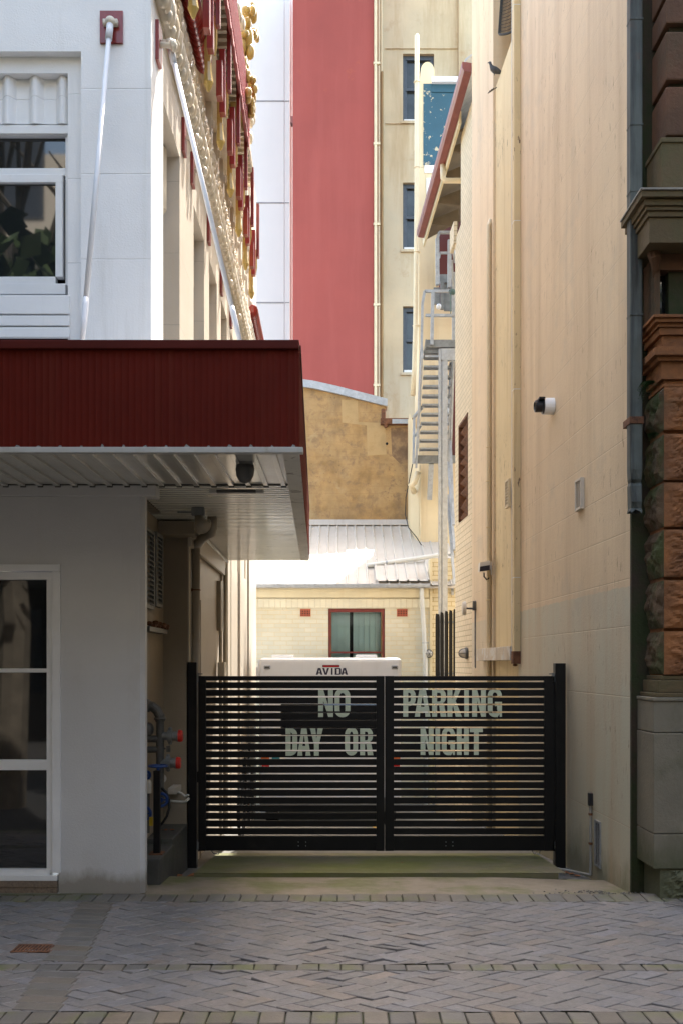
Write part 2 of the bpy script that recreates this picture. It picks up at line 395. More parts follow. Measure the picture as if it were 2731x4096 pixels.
sand_up = M("darker sandstone", (0.125, 0.055, 0.026), 0.85, var=0.25, vs=4, bump=1.0, bs=30, tint=(0.085, 0.045, 0.022), moss=((0.045, 0.042, 0.018), 0.7, 0.5, 0.68, 2.0))  # darker tone of the sandstone for upper blocks and window surround
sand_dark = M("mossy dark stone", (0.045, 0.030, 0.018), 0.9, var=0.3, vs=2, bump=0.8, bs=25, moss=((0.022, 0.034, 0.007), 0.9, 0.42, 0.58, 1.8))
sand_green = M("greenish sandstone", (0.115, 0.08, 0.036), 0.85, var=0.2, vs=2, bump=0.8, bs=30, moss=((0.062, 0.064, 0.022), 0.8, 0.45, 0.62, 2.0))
plinth_m = M("grey sandstone", (0.18, 0.157, 0.113), 0.85, var=0.16, vs=2.5, splash=(0.0, 0.5, (0.06, 0.07, 0.025), 0.7), bump=0.8, bs=45, speck=0.9, spscale=60, spthr=0.66, moss=((0.075, 0.08, 0.028), 0.6, 0.54, 0.70, 1.7))
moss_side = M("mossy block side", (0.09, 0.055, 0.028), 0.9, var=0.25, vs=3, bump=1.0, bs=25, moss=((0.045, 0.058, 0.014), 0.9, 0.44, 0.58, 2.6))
paver_m = M("clay pavers", (0.155, 0.149, 0.147), 0.5, var=0.10, vs=14, attr="shade", bump=0.5, bs=70, rvar=0.12, moss=((0.10, 0.095, 0.085), 0.6, 0.52, 0.75, 3.0), speck=0.8, spscale=22, spthr=0.70, spcol=(0.34, 0.33, 0.32), tint=(0.155, 0.145, 0.135))
paver_moss = M("mossy header pavers", (0.122, 0.114, 0.098), 0.6, var=0.12, vs=10, attr="shade", bump=0.5, bs=70, moss=((0.11, 0.12, 0.045), 0.75, 0.50, 0.62, 2.2))
sandbed = M("joint sand", (0.045, 0.042, 0.03), 0.95, var=0.3, vs=8, moss=((0.035, 0.06, 0.012), 0.9, 0.5, 0.6, 2.0))
slab_m = M("mossy concrete", (0.125, 0.11, 0.068), 0.75, var=0.14, vs=2, bump=0.6, bs=60, moss=((0.105, 0.115, 0.022), 0.9, 0.36, 0.58, 0.9), tint=(0.16, 0.135, 0.09), rvar=0.12)
apron_m = M("old concrete apron", (0.215, 0.178, 0.13), 0.65, var=0.15, vs=3, bump=0.7, bs=60, moss=((0.11, 0.12, 0.03), 0.8, 0.48, 0.60, 1.2), speck=0.5, spscale=30, spthr=0.66, rvar=0.12)
asphalt = M("asphalt", (0.036, 0.035, 0.034), 0.85, var=0.25, vs=30, bump=1.2, bs=120)
yard_m = M("courtyard asphalt", (0.13, 0.125, 0.115), 0.8, var=0.15, vs=3, bump=0.6, bs=60)
plinth_conc = M("dark concrete plinth", (0.07, 0.066, 0.056), 0.75, var=0.2, vs=3, bump=0.6, bs=40, moss=((0.04, 0.05, 0.025), 0.7, 0.5, 0.65, 4.0))
leaf_m = M("dry leaf", (0.22, 0.085, 0.03), 0.8, var=0.35, vs=30)
fern_m = M("fern green", (0.025, 0.07, 0.018), 0.55, var=0.3, vs=20)
tree_leaf = M("plane tree leaf", (0.06, 0.095, 0.03), 0.6, var=0.35, vs=2)
bark = M("plane tree bark", (0.20, 0.17, 0.13), 0.9, var=0.3, vs=6)
opp_light = M("pale upper storeys", (0.62, 0.56, 0.47), 0.8, var=0.1, vs=0.6)
opp_m = M("opposite building stone", (0.055, 0.047, 0.04), 0.8, var=0.1, vs=0.6)
pigeon_m = M("pigeon feathers", (0.06, 0.062, 0.07), 0.6, var=0.3, vs=20)
net_m = M("black netting", (0.02, 0.018, 0.015), 0.9)
yel_line = M("yellow line paint", (0.45, 0.26, 0.04), 0.7)
orange_p = M("orange decal", (0.62, 0.13, 0.02), 0.5)
teal_p = M("teal decal", (0.02, 0.22, 0.28), 0.5)
lens_red = M("red lamp lens", (0.5, 0.02, 0.02), 0.2)
lens_clear = M("lamp glass", (0.45, 0.42, 0.36), 0.12, spec=0.8)
dark_plastic = M("black plastic", (0.015, 0.016, 0.022), 0.3)
cam_cream = M("faded cream plastic", (0.58, 0.52, 0.43), 0.5, var=0.08, vs=8)
rail_white = M("aluminium white", (0.70, 0.71, 0.74), 0.35, var=0.04)
joint_dark = M("dark gap", (0.01, 0.01, 0.01), 0.9)

# ------------------------------------------------------------------ ground
def ground_z(d):
    if d < 7.5: return 0.0
    if d < 14: return -0.072 * (d - 7.5)
    if d < 16.5: return -0.468 - 0.2 * (d - 14)
    return -0.968

road = MB()
road.grid(lambda u, v: (-150 + 300 * u, -150 + 154.62 * v, -0.10), 6, 6)
road.build("road", asphalt, kind='structure')
base = MB()
base.box(-30, 30, 4.70, 7.352, -0.3, -0.012)
base.build("footpath_bed", sandbed, kind='structure')
kb = MB()
for i in range(40):
    x0 = -14 + i * 0.7
    kb.box(x0, x0 + 0.693, 4.60, 4.694, -0.3, -0.004, 0.008)
kb.build("kerb", plinth_m, kind='structure')

def col_layer(bm):
    return bm.loops.layers.float_color.get("shade") or bm.loops.layers.float_color.new("shade")
def brick_top(bm, c, a, hl, hw, z, tilt, shade_c, ch=0.005, sq=1.0):
    lay = col_layer(bm)
    ca, sa = math.cos(a), math.sin(a)
    def P(u, v, dz):
        return bm.verts.new((c[0] + u * ca - v * sa, c[1] + (u * sa + v * ca) * sq, z + dz + (tilt[0] * u + tilt[1] * v if dz > -0.02 else 0)))
    top = [P(u, v, 0) for (u, v) in ((-hl + ch, -hw + ch), (hl - ch, -hw + ch), (hl - ch, hw - ch), (-hl + ch, hw - ch))]
    mid = [P(u, v, -ch * 0.8) for (u, v) in ((-hl, -hw), (hl, -hw), (hl, hw), (-hl, hw))]
    bot = [P(u, v, -0.03) for (u, v) in ((-hl, -hw), (hl, -hw), (hl, hw), (-hl, hw))]
    fs = [bm.faces.new(top)]
    for i in range(4):
        j = (i + 1) % 4
        fs.append(bm.faces.new((mid[i], mid[j], top[j], top[i])))
        fs.append(bm.faces.new((bot[i], bot[j], mid[j], mid[i])))
    for f in fs:
        for l in f.loops: l[lay] = (*shade_c, 1)
rng = random.Random(3)
def paver_shade():
    b = rng.uniform(0.84, 1.12)
    t = rng.random()
    if t < 0.30: c = (1.04, 0.97, 0.93)
    elif t < 0.55: c = (0.96, 0.97, 1.03)
    elif t < 0.62: c = (1.12, 0.98, 0.86)
    else: c = (1, 0.98, 0.98)
    return tuple(b * k for k in c)
def herring(y0, y1, x0, x1):
    mb = MB(); bm = mb.bm; col_layer(bm)
    w = 0.115; cs = math.cos(R(45)); SQ = 0.66
    for i in range(-110, 110):
        for j in range(-110, 110):
            s = (i + j) % 4
            if s == 0: cx, cy, rot = i + 1.0, j + 0.5, 0.0      # horizontal brick: cells (i,j),(i+1,j)
            elif s == 2: cx, cy, rot = i + 0.5, j + 1.0, math.pi / 2
            else: continue
            X = (cx - cy) * cs * w; Y = (cx + cy) * cs * w * SQ + 6.0
            if not (x0 - 0.2 < X < x1 + 0.2 and y0 - 0.15 < Y < y1 + 0.15): continue
            big = 1.0
            if 5.3 < Y < 6.3 and -1.2 < X < 0.9 and rng.random() < 0.35: big = 2.2
            tilt = (rng.gauss(0, 0.012) * big, rng.gauss(0, 0.02) * big)
            brick_top(bm, (X, Y), rot + R(45), w - 0.0035, w / 2 - 0.0035, rng.gauss(0, 0.0015) * big, tilt, paver_shade(), 0.004, SQ)
    for co, no in (((0, y0, 0), (0, -1, 0)), ((0, y1, 0), (0, 1, 0)), ((x0, 0, 0), (-1, 0, 0)), ((x1, 0, 0), (1, 0, 0))):
        bmesh.ops.bisect_plane(bm, geom=bm.verts[:] + bm.edges[:] + bm.faces[:], plane_co=co, plane_no=no, clear_outer=True)
    return mb
def band_x(y): return -1.36 - (y - 4.73) * 0.112           # right edge of the oblique band at left
mb = herring(5.635, 7.115, -4.2, 4.2); mb.build("footpath", paver_m, kind='structure')
mb = herring(4.87, 5.515, -4.2, 4.2); mb.build("footpath", paver_m, kind='structure')
rows = MB(); col_layer(rows.bm)
for (yc, hd, n, wd) in ((7.235, 0.112, 74, 0.117), (5.575, 0.054, 74, 0.121), (4.785, 0.080, 70, 0.124)):
    for i in range(n):
        x = -4.3 + i * wd
        brick_top(rows.bm, (x, yc), R(rng.gauss(0, 1.0)), wd / 2 - 0.0035, hd - 0.002, 0.002 + rng.gauss(0, 0.0015), (rng.gauss(0, 0.015), rng.gauss(0, 0.01)), paver_shade())
rows.build("footpath_edging", paver_moss, kind='structure')
band = MB(); col_layer(band.bm)
ang = math.atan(-0.112)
for i in range(22):
    y = 4.93 + i * 0.1005
    if 5.45 < y < 5.70 or y > 7.08: continue
    brick_top(band.bm, (band_x(y) - 0.115, y), -ang * -1, 0.118, 0.047, 0.006, (0, rng.gauss(0, 0.01)), tuple(0.95 * k for k in paver_shade()))
band.build("footpath_band", M("worn band pavers", (0.125, 0.115, 0.10), 0.6, var=0.12, vs=8, attr="shade", bump=0.5, bs=70, moss=((0.10, 0.098, 0.07), 0.5, 0.5, 0.7, 3.0)), kind='structure')

# concrete apron, raised drive slab and the yard behind the gate
ap = MB()
def apz(x, d): return ground_z(d) - 0.006 + (-0.035 * max(0, min(1, (x - 1.3) / 0.9)) if d > 7.36 else 0)
def apf(u, v):
    d = 7.352 + (8.26 - 7.352) * v
    x = -1.75 + (4.3) * u
    return (x, d, apz(x, d) + 0.004 * mnoise.noise((x * 2, d * 2, 0)) - 0.004)
ap.grid(apf, 40, 10)
ap.build("apron", apron_m, kind='structure')
ed = MB(); ed.box(-12, -1.76, 7.30, 7.358, -0.2, 0.004, 0.004); ed.build("footpath_edge_strip", plinth_m, kind='structure')
sl = MB()
def slf(u, v):
    d = 8.22 + (9.62 - 8.22) * v
    c = 0.2 + 0.0163 * d
    x = PX(778, 8.22) + 0.012 * (d - 8.22) + 3.065 * u
    return (x, d, ground_z(d) + 0.024)
sl.grid(slf, 14, 14)
sl.build("driveway", slab_m, kind='structure')
sk = MB()
x0 = PX(778, 8.22)
sk.prism([(x0, 8.221, ground_z(8.22) + 0.021), (x0 + 0.02, 9.619, ground_z(9.62) + 0.02), (x0 + 0.02, 9.619, -0.9), (x0, 8.221, -0.9)], (3.0, 0, 0))
sk.build("driveway_base", slab_m, kind='structure')
yd = MB()
yd.grid(lambda u, v: (-20 + 40 * u, 7.4 + 20 * v, ground_z(7.4 + 20 * v) - 0.09), 4, 60)
yd.build("courtyard_ground", yard_m, kind='structure')
yl = MB()
yl.grid(lambda u, v: (0.46 + 0.055 * u - 0.3 * v, 13.2 + 2.5 * v, ground_z(13.2 + 2.5 * v) - 0.082), 1, 8)
yl.build("road_marking", yel_line, kind='structure')

# ------------------------------------------------------------------ white corner building on the left
D0 = 7.36
bld = thing("corner_building", "white painted corner building with ornate cream and red side wall above the awning", "building", (-3.0, D0, 0))
XC = XL(D0)
SOF = PZ(1940, D0)         # soffit height
ux0, ux1 = PX(325, D0), PX(262, D0)
z_r1, z_r2, z_bot = PZ(205, D0), PZ(270, D0), PZ(1345, D0)
fr = MB()
def fwall(x0, x1, y0, y1, z0, z1): fr.box(x0, x1, y0, y1, z0, z1)
TOPZ = 10.2
fwall(ux0, XC, D0, D0 + 0.5, SOF + 0.02, TOPZ)
fwall(-22, ux0, D0, D0 + 0.5, z_r1, TOPZ)
fwall(-22, -4.2, D0, D0 + 0.5, SOF + 0.02, z_r1)
fr.box(-4.2, ux0, D0 + 0.09, D0 + 0.5, SOF + 0.02, PZ(1345, D0) + 0.0)
fr.box(ux1, ux0, D0 + 0.07, D0 + 0.5, z_bot, z_r1)          # first step of the recess
fr.box(-4.2, ux1, D0 + 0.07, D0 + 0.5, z_r2, z_r1)
fr.box(-4.2, ux1, D0 + 0.16, D0 + 0.5, PZ(505, D0), z_r2)     # behind the pelmet
for (a, b) in ((1170, 1245), (1252, 1292), (1299, 1340)):
    fr.box(-4.2, PX(272, D0), D0 + 0.05, D0 + 0.088, PZ(b, D0), PZ(a, D0), 0.004)
fr.build("front_wall", white_paint, bld)
pel = MB()
def pelf(u, v):
    x = -3.6 + (ux1 - 0.006 + 3.6) * u
    q = ((ux1 - x) / 0.205) % 1.0
    bulge = 0.055 * max(0, math.sin(math.pi * min(1, q / 0.5))) if q < 0.5 else 0
    zb = PZ(455, D0) - (0.025 * math.sin(math.pi * q / 0.5) if q < 0.5 else 0.0)
    z = zb + (z_r2 - 0.002 - zb) * v
    return (x, D0 + 0.15 - bulge - 0.02 * (1 - v) * 0.5, z)
pel.grid(pelf, 120, 6)
pel.box(-3.6, ux1 - 0.003, D0 + 0.10, D0 + 0.158, PZ(505, D0), PZ(470, D0), 0.004)
pel.build("fluted_pelmet", white_paint, bld)
# upper window
win = MB()
wz0, wz1 = PZ(1115, D0), PZ(490, D0)
xw = PX(262, D0)
def fw(px0, px1, py0, py1, y0, y1, mb=None): (mb or win).box(PX(px0, D0), PX(px1, D0), y0, y1, PZ(py1, D0), PZ(py0, D0), 0.004)
Yw = D0 + 0.13
fw(-460, 258, 488, 508, Yw, Yw + 0.07); fw(243, 258, 508, 1115, Yw, Yw + 0.07)
fw(-460, 243, 637, 668, Yw, Yw + 0.07)
fw(-460, 236, 670, 703, Yw - 0.03, Yw + 0.04); fw(207, 236, 703, 1085, Yw - 0.03, Yw + 0.04); fw(-460, 207, 1085, 1115, Yw - 0.03, Yw + 0.04)
fw(-460, 250, 1117, 1160, Yw - 0.05, Yw + 0.1)
w1 = win.build("window", white_metal, bld)
pn = MB(); fw(-460, 243, 508, 637, Yw + 0.03, Yw + 0.04, pn); fw(-460, 207, 703, 1085, Yw, Yw + 0.01, pn)
pn.build("pane", dark_glass, w1)
bk = MB(); bk.box(-4.2, ux1 + 0.01, D0 + 0.22, D0 + 0.5, PZ(1345, D0), PZ(505, D0)); bk.build("window_back", shop_dark, w1)
# ground floor pier, shop window, granite base
pier = MB()
px0, px1 = PX(236, D0), PX(562, D0)
pier.prism([(px0, D0, 0), (px1, D0, 0), (px1 + 0.03, D0 + 0.03, 0), (px1 + 0.03, D0 + 0.11, 0), (px0, D0 + 0.11, 0)], (0, 0, PZ(1985, D0)))
pier.box(-3.3, PX(625, D0), D0 - 0.012, D0 + 0.16, PZ(1985, D0) - 0.0, SOF - 0.004, 0.006)
pier.box(-3.3, px0 + 0.005, D0 + 0.004, D0 + 0.42, PZ(2265, D0), PZ(1986, D0))
pier.box(-22, -3.3, D0, D0 + 0.42, 0, SOF - 0.004)
pier.build("pier", pier_paint, bld)
sw = MB()
def sb(a, b, c, e, y0, y1, mb): mb.box(PX(a, D0), PX(b, D0), y0, y1, PZ(e, D0), PZ(c, D0), 0.003)
sb(-420, 245, 2258, 2285, D0 - 0.02, D0 + 0.1, sw); sb(212, 245, 2286, 3490, D0 - 0.02, D0 + 0.1, sw)
sb(-420, 212, 2287, 2318, D0 + 0.01, D0 + 0.1, sw); sb(186, 212, 2318, 3480, D0 + 0.01, D0 + 0.1, sw)
sb(-420, 186, 2674, 2690, D0 + 0.02, D0 + 0.09, sw); sb(-420, 186, 3040, 3082, D0 + 0.02, D0 + 0.09, sw)
sb(-420, 200, 3478, 3500, D0 + 0.01, D0 + 0.09, sw); sb(-420, 232, 3500, 3522, D0 - 0.015, D0 + 0.1, sw)
w2 = sw.build("shop_window", white_metal, bld)
pn = MB(); sb(-420, 186, 2318, 3480, D0 + 0.05, D0 + 0.058, pn); pn.build("pane", dark_glass, w2)
gb = MB(); sb(-420, 232, 3523, 3548, D0 - 0.012, D0 + 0.1, gb); sb(-420, 232, 3549, 3573, D0 - 0.006, D0 + 0.1, gb); gb.build("granite_base", granite, bld)
# side wall on the alley
sd = MB()
def SB(mb, d0, d1, z0, z1, p0=-0.4, p1=0.0): mb.hexa(FL, p0, p1, d0, d1, z0, z1)
ztop = PZ(430, DL(655)); zsil = SOF - 0.3
wins = [(DL(652), DL(719)), (DL(775), DL(817)), (DL(837), DL(868)), (DL(884), DL(908)), (DL(921), DL(939)), (DL(949), DL(964)), (DL(972), DL(983))]
ztop = 1.7 + 4.47
dprev = D0 + 0.5
for (a, b) in wins:
    SB(sd, dprev, a, SOF + 0.02, ztop)
    dprev = b
SB(sd, dprev, 18.2, SOF + 0.02, ztop)
SB(sd, D0 + 0.5, 18.2, ztop, TOPZ)
sd.hexa(FL, -3.0, -0.4, D0 + 0.5, 18.2, TOPZ - 0.3, TOPZ)
sd.build("side_wall", cream_paint, bld)
for (a, b) in wins:
    wb = MB()
    wb.hexa(FL, -0.45, -0.16, a, b, SOF, ztop)
    wo = wb.build("side_window", niche_paint if False else cream_paint, bld)
    fb = MB(); w = b - a
    for q in range(3):
        c = a + w * (0.2 + 0.3 * q)
        fb.tube([FL(-0.155, c, ztop - 0.02), FL(-0.155, c, ztop - 0.55), FL(-0.158, c, ztop - 0.62)], [0.07, 0.07, 0.02], 8)
    fb.build("fluted_pelmet", carve_cream, wo)
    gl = MB(); gl.hexa(FL, -0.162, -0.15, a + w * 0.1, b - w * 0.1, SOF, ztop - 0.75); gl.build("pane", dark_glass, wo)
# frieze of carved scrolls
fz = MB(); zf = 1.7 + 5.0
fz.hexa(FL, 0.0, 0.055, D0 + 0.05, 18.0, zf, zf + 0.52)
rg = random.Random(11)
d = D0 + 0.12; k = 0
while d < 17.9:
    zc = zf + 0.36 + rg.uniform(-0.02, 0.02)
    c = Vector(FL(0.075, d, zc))
    fz.torus(c, 0.085, 0.028, 'x', 0, 2 * math.pi, 12, 6)
    fz.torus(c + Vector((0.012, 0, 0)), 0.04, 0.022, 'x', 0.5, 5.5, 9, 5)
    fz.ell(c + Vector((0.015, 0, 0)), (0.025, 0.02, 0.02), 7, 5)
    fz.ell(FL(0.06, d + 0.09, zc - 0.14 + rg.uniform(-.02, .02)), (0.045, 0.06, 0.055), 8, 6)
    fz.ell(FL(0.06, d + 0.12, zc + 0.11), (0.04, 0.05, 0.05), 8, 6)
    fz.ell(FL(0.055, d + 0.0, zf + 0.14), (0.06, 0.085, 0.13), 10, 7)
    fz.ell(FL(0.05, d + 0.10, zf + 0.05), (0.05, 0.05, 0.06), 8, 6)
    d += 0.185; k += 1
fz.build("carved_frieze", carve_cream, bld, smooth=True)
# twisted red rope mouldings
def rope(d0, d1, z, p):
    rp = MB(); d = d0
    while d < d1:
        rp.ell(FL(p, d, z), (0.085, 0.05, 0.12), 10, 7, Matrix.Rotation(R(38), 3, 'X'))
        d += 0.085
    rp.hexa(FL, 0.0, p, d0, d1, z - 0.04, z + 0.04)
    return rp.build("rope_moulding", carve_red, bld, smooth=True)
rope(D0 + 0.1, 9.35, 7.36, 0.14)
rope(15.9, 17.6, 7.32, 0.12)
# cream pilaster strips above the frieze
pl = MB()
for pxx in (842, 868, 890, 912, 930, 947, 962, 975, 988, 998):
    d = DL(pxx, 0.05)
    pl.hexa(FL, 0.0, 0.06, d, d + 0.16, zf + 0.52, TOPZ - 0.1)
    for z in [zf + 0.8 + 0.34 * q for q in range(6)]:
        pl.ell(FL(0.07, d + 0.04, z), (0.03, 0.03, 0.05), 7, 5)
pl.build("pilaster_strips", cream_paint, bld)
# red hanging brackets in tiers with gilt drops
HB = 5.4 + 1.7
dk = [8.45 + 1.015 * q for q in range(-1, 6)]
for q, d in enumerate(dk):
    br = MB()
    br.hexa(FL, 0.245, 0.302, d, d + 0.11, HB, HB + 0.34, 0.004)
    bo = br.build("eave_bracket", carve_red, bld)
    for (pa_, pb_, da_, db_, za_, zb__) in ((0.245, 0.302, 0.28, 0.38, 0, 0.62), (0.305, 0.345, 0.42, 0.50, 0.30, 1.05)):
        hb = MB(); hb.hexa(FL, pa_, pb_, d + da_, d + db_, HB + za_, HB + zb__, 0.004); hb.build("hanging_block", carve_red, bo)
    g = MB()
    g.hexa(FL, 0.20, 0.255, d + 0.48, d + 0.53, HB - 0.02, HB + 0.42)
    g.tube([FL(0.23, d + 0.5, HB), FL(0.23, d + 0.5, HB - 0.08), FL(0.235, d + 0.5, HB - 0.18), FL(0.235, d + 0.5, HB - 0.26)], [0.03, 0.034, 0.045, 0.012], 8)
    g.tube([FL(0.285, d + 0.56, HB + 0.45), FL(0.285, d + 0.56, HB + 0.2), FL(0.285, d + 0.56, HB + 0.1)], [0.024, 0.024, 0.008], 6)
    g.build("gilt_drop", carve_gold, bo)
ev = MB()
ev.hexa(FL, 0.0, 0.33, D0 + 0.2, 13.2, HB + 1.05, HB + 1.12)
ev.hexa(FL, 0.0, 0.2, D0 + 0.2, 13.4, HB + 0.62, HB + 0.68)
for q in range(46):
    d = D0 + 0.3 + q * 0.125
    ev.hexa(FL, 0.06, 0.325, d, d + 0.05, HB + 0.98, HB + 1.05)
ev.build("eave_board", carve_cream, bld)
lt = MB()
lt_n = 120
def lat(u, v):
    d = D0 + 0.3 + (12.03 - D0 - 0.3) * u
    zb = 1.7 + 6.2 + 0.025 * math.sin(d * 22)
    return Vector(FL(0.367, d, zb + (0.62) * v))
lt.grid(lat, lt_n, 4)
lt.hexa(FL, 0.33, 0.366, D0 + 0.3, 12.03, 1.7 + 6.24, 1.7 + 6.8)
for q in range(90):
    d = D0 + 0.35 + q * 0.05
    if d > 11.9: break
    lt.bar(FL(0.37, d, 7.96), FL(0.37, d + 0.1, 8.5), 0.012, 0.012)
lt.build("lattice_band", lattice_red, bld)
# gilded crouching roof figure
gf = MB(); dg = 11.6
for (p, dd, z, r, ry, rz) in ((0.38, 0, 8.62, .10, .16, .2), (0.42, -.05, 8.95, .12, .16, .18), (0.44, -0.1, 9.2, .1, .12, .12), (0.36, .12, 8.4, .08, .12, .18), (0.4, -.16, 8.48, .06, .08, .16),
                          (0.45, -.18, 9.05, .06, .09, .06), (0.40, .1, 9.0, .08, .16, .12), (0.36, .22, 8.7, .07, .1, .12), (0.47, -.08, 8.78, .07, .07, .1), (0.39, 0.02, 8.2, .05, .07, .12)):
    gf.ell(FL(p - 0.06, dg + dd, z), (r * 0.75, ry * 0.85, rz * 0.9), 12, 9)
rg = random.Random(17)
for q in range(46):
    zz = rg.uniform(8.15, 9.3); dd = rg.gauss(0, .13); gf.ell(FL(0.36 + 0.06 * math.sin(zz * 7) + rg.uniform(-.02, .05), dg + dd, zz), (rg.uniform(.03, .055), rg.uniform(.04, .08), rg.uniform(.03, .09)), 8, 6, Matrix.Rotation(rg.uniform(-1, 1), 3, 'X'))
gf.hexa(FL, 0.2, 0.33, dg - 0.3, dg + 0.3, 8.06, 8.14)
gf.build("gilded_figure", carve_gold, bld, smooth=True)
cs = MB(); rg = random.Random(5)
for q in range(30):
    cs.ell(FL(0.30 + rg.uniform(0, .05), rg.uniform(9.0, 13.0), 8.5 + rg.uniform(0, .55)), (0.04, 0.07, 0.08), 8, 6)
cs.build("carved_crest", carve_cream, bld, smooth=True)
# anchor plates along the side wall
for q, (pxx, pya, pyb) in enumerate(((627, 112, 245), (731, 498, 605), (766, 630, 735), (831, 875, 962), (882, 1080, 1180), (920, 1240, 1290))):
    d = DL(pxx); zc = (PZ(pya, d) + PZ(pyb, d)) / 2
    a = MB(); a.hexa(FL, 0.0, 0.03, d - 0.07, d + 0.07, zc - 0.15, zc + 0.15, 0.004)
    ao = a.build("anchor_plate", carve_red, bld)
    l = MB(); l.tube([FL(0.03, d, zc), FL(0.11, d, zc - 0.01)], 0.022, 8); l.ell(FL(0.13, d, zc - 0.01), (0.03, 0.045, 0.045), 9, 6); l.build("lug", carve_cream, ao)
# ground floor alley side: niche, downpipe wall, pilasters
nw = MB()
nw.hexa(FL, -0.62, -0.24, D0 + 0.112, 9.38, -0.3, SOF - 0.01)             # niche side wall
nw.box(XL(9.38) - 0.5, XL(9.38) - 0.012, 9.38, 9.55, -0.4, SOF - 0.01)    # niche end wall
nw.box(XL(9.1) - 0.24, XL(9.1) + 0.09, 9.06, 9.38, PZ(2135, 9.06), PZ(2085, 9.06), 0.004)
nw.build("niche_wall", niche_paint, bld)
aw = MB()
SB(aw, 9.39, 10.17, -0.6, SOF - 0.01); SB(aw, 12.35, 18.2, -1.0, SOF + 0.02)
SB(aw, 10.17, 12.35, -0.9, SOF - 0.01, -0.4, -0.03)
SB(aw, 9.3, 12.4, SOF - 0.22, SOF - 0.012, 0.0, 0.03)
for (a, b, p) in ((12.75, 13.1, 0.03), (13.3, 14.2, 0.02), (14.5, 15.2, 0.035), (16.2, 17.4, 0.03)):
    SB(aw, a, b, -1.0, SOF + 0.4, 0.0, p)
aw.build("alley_wall", cream_paint, bld)
pv = MB(); pv.hexa(FL, -0.03, 0.01, 10.17, 10.22, -0.3, 2.35); pv.build("door_trim", pipe_grey, bld); pv = MB(); pv.hexa(FL, -0.03, 0.02, 12.0, 12.3, 2.1, 2.7); pv.build("door_trim", pipe_grey, bld)
for (da, db, zb, zt) in ((8.22, 8.70, 2.20, 2.82), (8.80, 9.14, 2.24, 2.84)):
    lv = MB(); lv.hexa(FL, -0.24, -0.205, da, da + 0.03, zb, zt); lv.hexa(FL, -0.24, -0.205, db - 0.03, db, zb, zt); lv.hexa(FL, -0.24, -0.205, da, db, zt, zt + 0.03); lv.hexa(FL, -0.24, -0.205, da, db, zb - 0.03, zb)
    n = 15
    for q in range(n):
        z = zb + (zt - zb) * (q + 0.5) / n
        lv.prism([FL(-0.235, da + 0.03, z + 0.018), FL(-0.205, da + 0.03, z - 0.012), FL(-0.207, da + 0.03, z - 0.016), FL(-0.237, da + 0.03, z + 0.014)], (0, db - da - 0.06, 0))
    lv.build("louvre", galv_dark, bld)
lg = MB(); lg.hexa(FL, -0.24, -0.16, 8.2, 9.15, 1.97, 2.01); lo = lg.build("ledge", cast_grey, bld)
rg = random.Random(2); lv = MB()
for q in range(26):
    lv.ell(FL(-0.19 + rg.uniform(-.03, .03), rg.uniform(8.3, 9.12), 2.025 + rg.uniform(0, .03)), (0.03, 0.03, 0.02), 6, 4)
lv.build("rust_flakes", rust, lo)

# ------------------------------------------------------------------ awning over the footpath and alley
aw_t = thing("awning", "dark red corrugated awning with white trim wrapping the building corner", "awning", (-1.5, 6.7, 2.98))
DA = 6.15
ax1 = PX(1194, DA)
zb_, zt_ = PZ(1790, DA), PZ(1397, DA)
fa = MB()
def fas(u, v):
    x = -5.0 + (ax1 + 5.0) * u
    per = 0.041
    return (x, DA + 0.006 + 0.0055 * (abs(math.sin(math.pi * x / per)) ** 0.6), zb_ + (zt_ - zb_) * v)
fa.grid(fas, 900, 1)
fa.box(-5.0, ax1, DA + 0.03, DA + 0.06, zb_, zt_ + 0.02)
fa.build("fascia_sheet", awning_red, aw_t)
# side fascia along the alley, folded sheet
ch = MB(); rg = random.Random(12); x = ax1 - 0.03
while x > -3.2:
    w = rg.uniform(0.01, 0.022); ch.prism([(x - w, DA - 0.0015, zb_ + 0.001), (x + w, DA - 0.0015, zb_ + 0.001), (x + w * 0.5, DA - 0.0015, zb_ + rg.uniform(0.008, 0.016)), (x - w * 0.3, DA - 0.0015, zb_ + rg.uniform(0.010, 0.024))], (0, 0.0025, 0)); x -= 0.131
ch.build("chipped_paint", galv_dark, aw_t)
sf = MB()
xe2 = PX(1235, 12.7)
def sfp(u, v):
    d = DA + 0.02 + (12.7 - DA) * u
    x = ax1 + (xe2 - ax1) * u + 0.008 * math.sin(u * 480)
    return (x, d, zb_ + 0.004 + (zt_ - zb_) * v)
sf.grid(sfp, 900, 1)
sf.prism([(ax1 - 0.03, DA + 0.06, zb_ + 0.01), (xe2 - 0.03, 12.7, zb_ + 0.01), (xe2 - 0.05, 12.7, zb_ + 0.01), (ax1 - 0.05, DA + 0.06, zb_ + 0.01)], (0, 0, zt_ - zb_))
sf.build("side_fascia", awning_red, aw_t)
cp = MB()
cp.box(-5.0, ax1 + 0.004, DA - 0.014, DA + 0.10, zt_, PZ(1361, DA), 0.006)
cp.prism([(ax1 + 0.012, DA + 0.1, zt_ + 0.001), (xe2 + 0.012, 12.72, zt_ + 0.001), (xe2 - 0.1, 12.72, zt_ + 0.001), (ax1 - 0.1, DA + 0.1, zt_ + 0.001)], (0, 0, 0.055))
cp.build("capping", awning_top, aw_t)
tp = MB(); tp.prism([(-5.0, DA + 0.1, zt_ - 0.02), (ax1 - 0.1, DA + 0.1, zt_ - 0.02), (xe2 - 0.1, 12.7, zt_ - 0.02), (XL(12.7) + .01, 12.7, zt_ - 0.02), (XL(7.4) + .01, D0 - 0.01, zt_ - 0.02), (-5.0, D0 - 0.01, zt_ - 0.02)], (0, 0, 0.015))
tp.build("roof_sheet", galv, aw_t)
tr = MB()
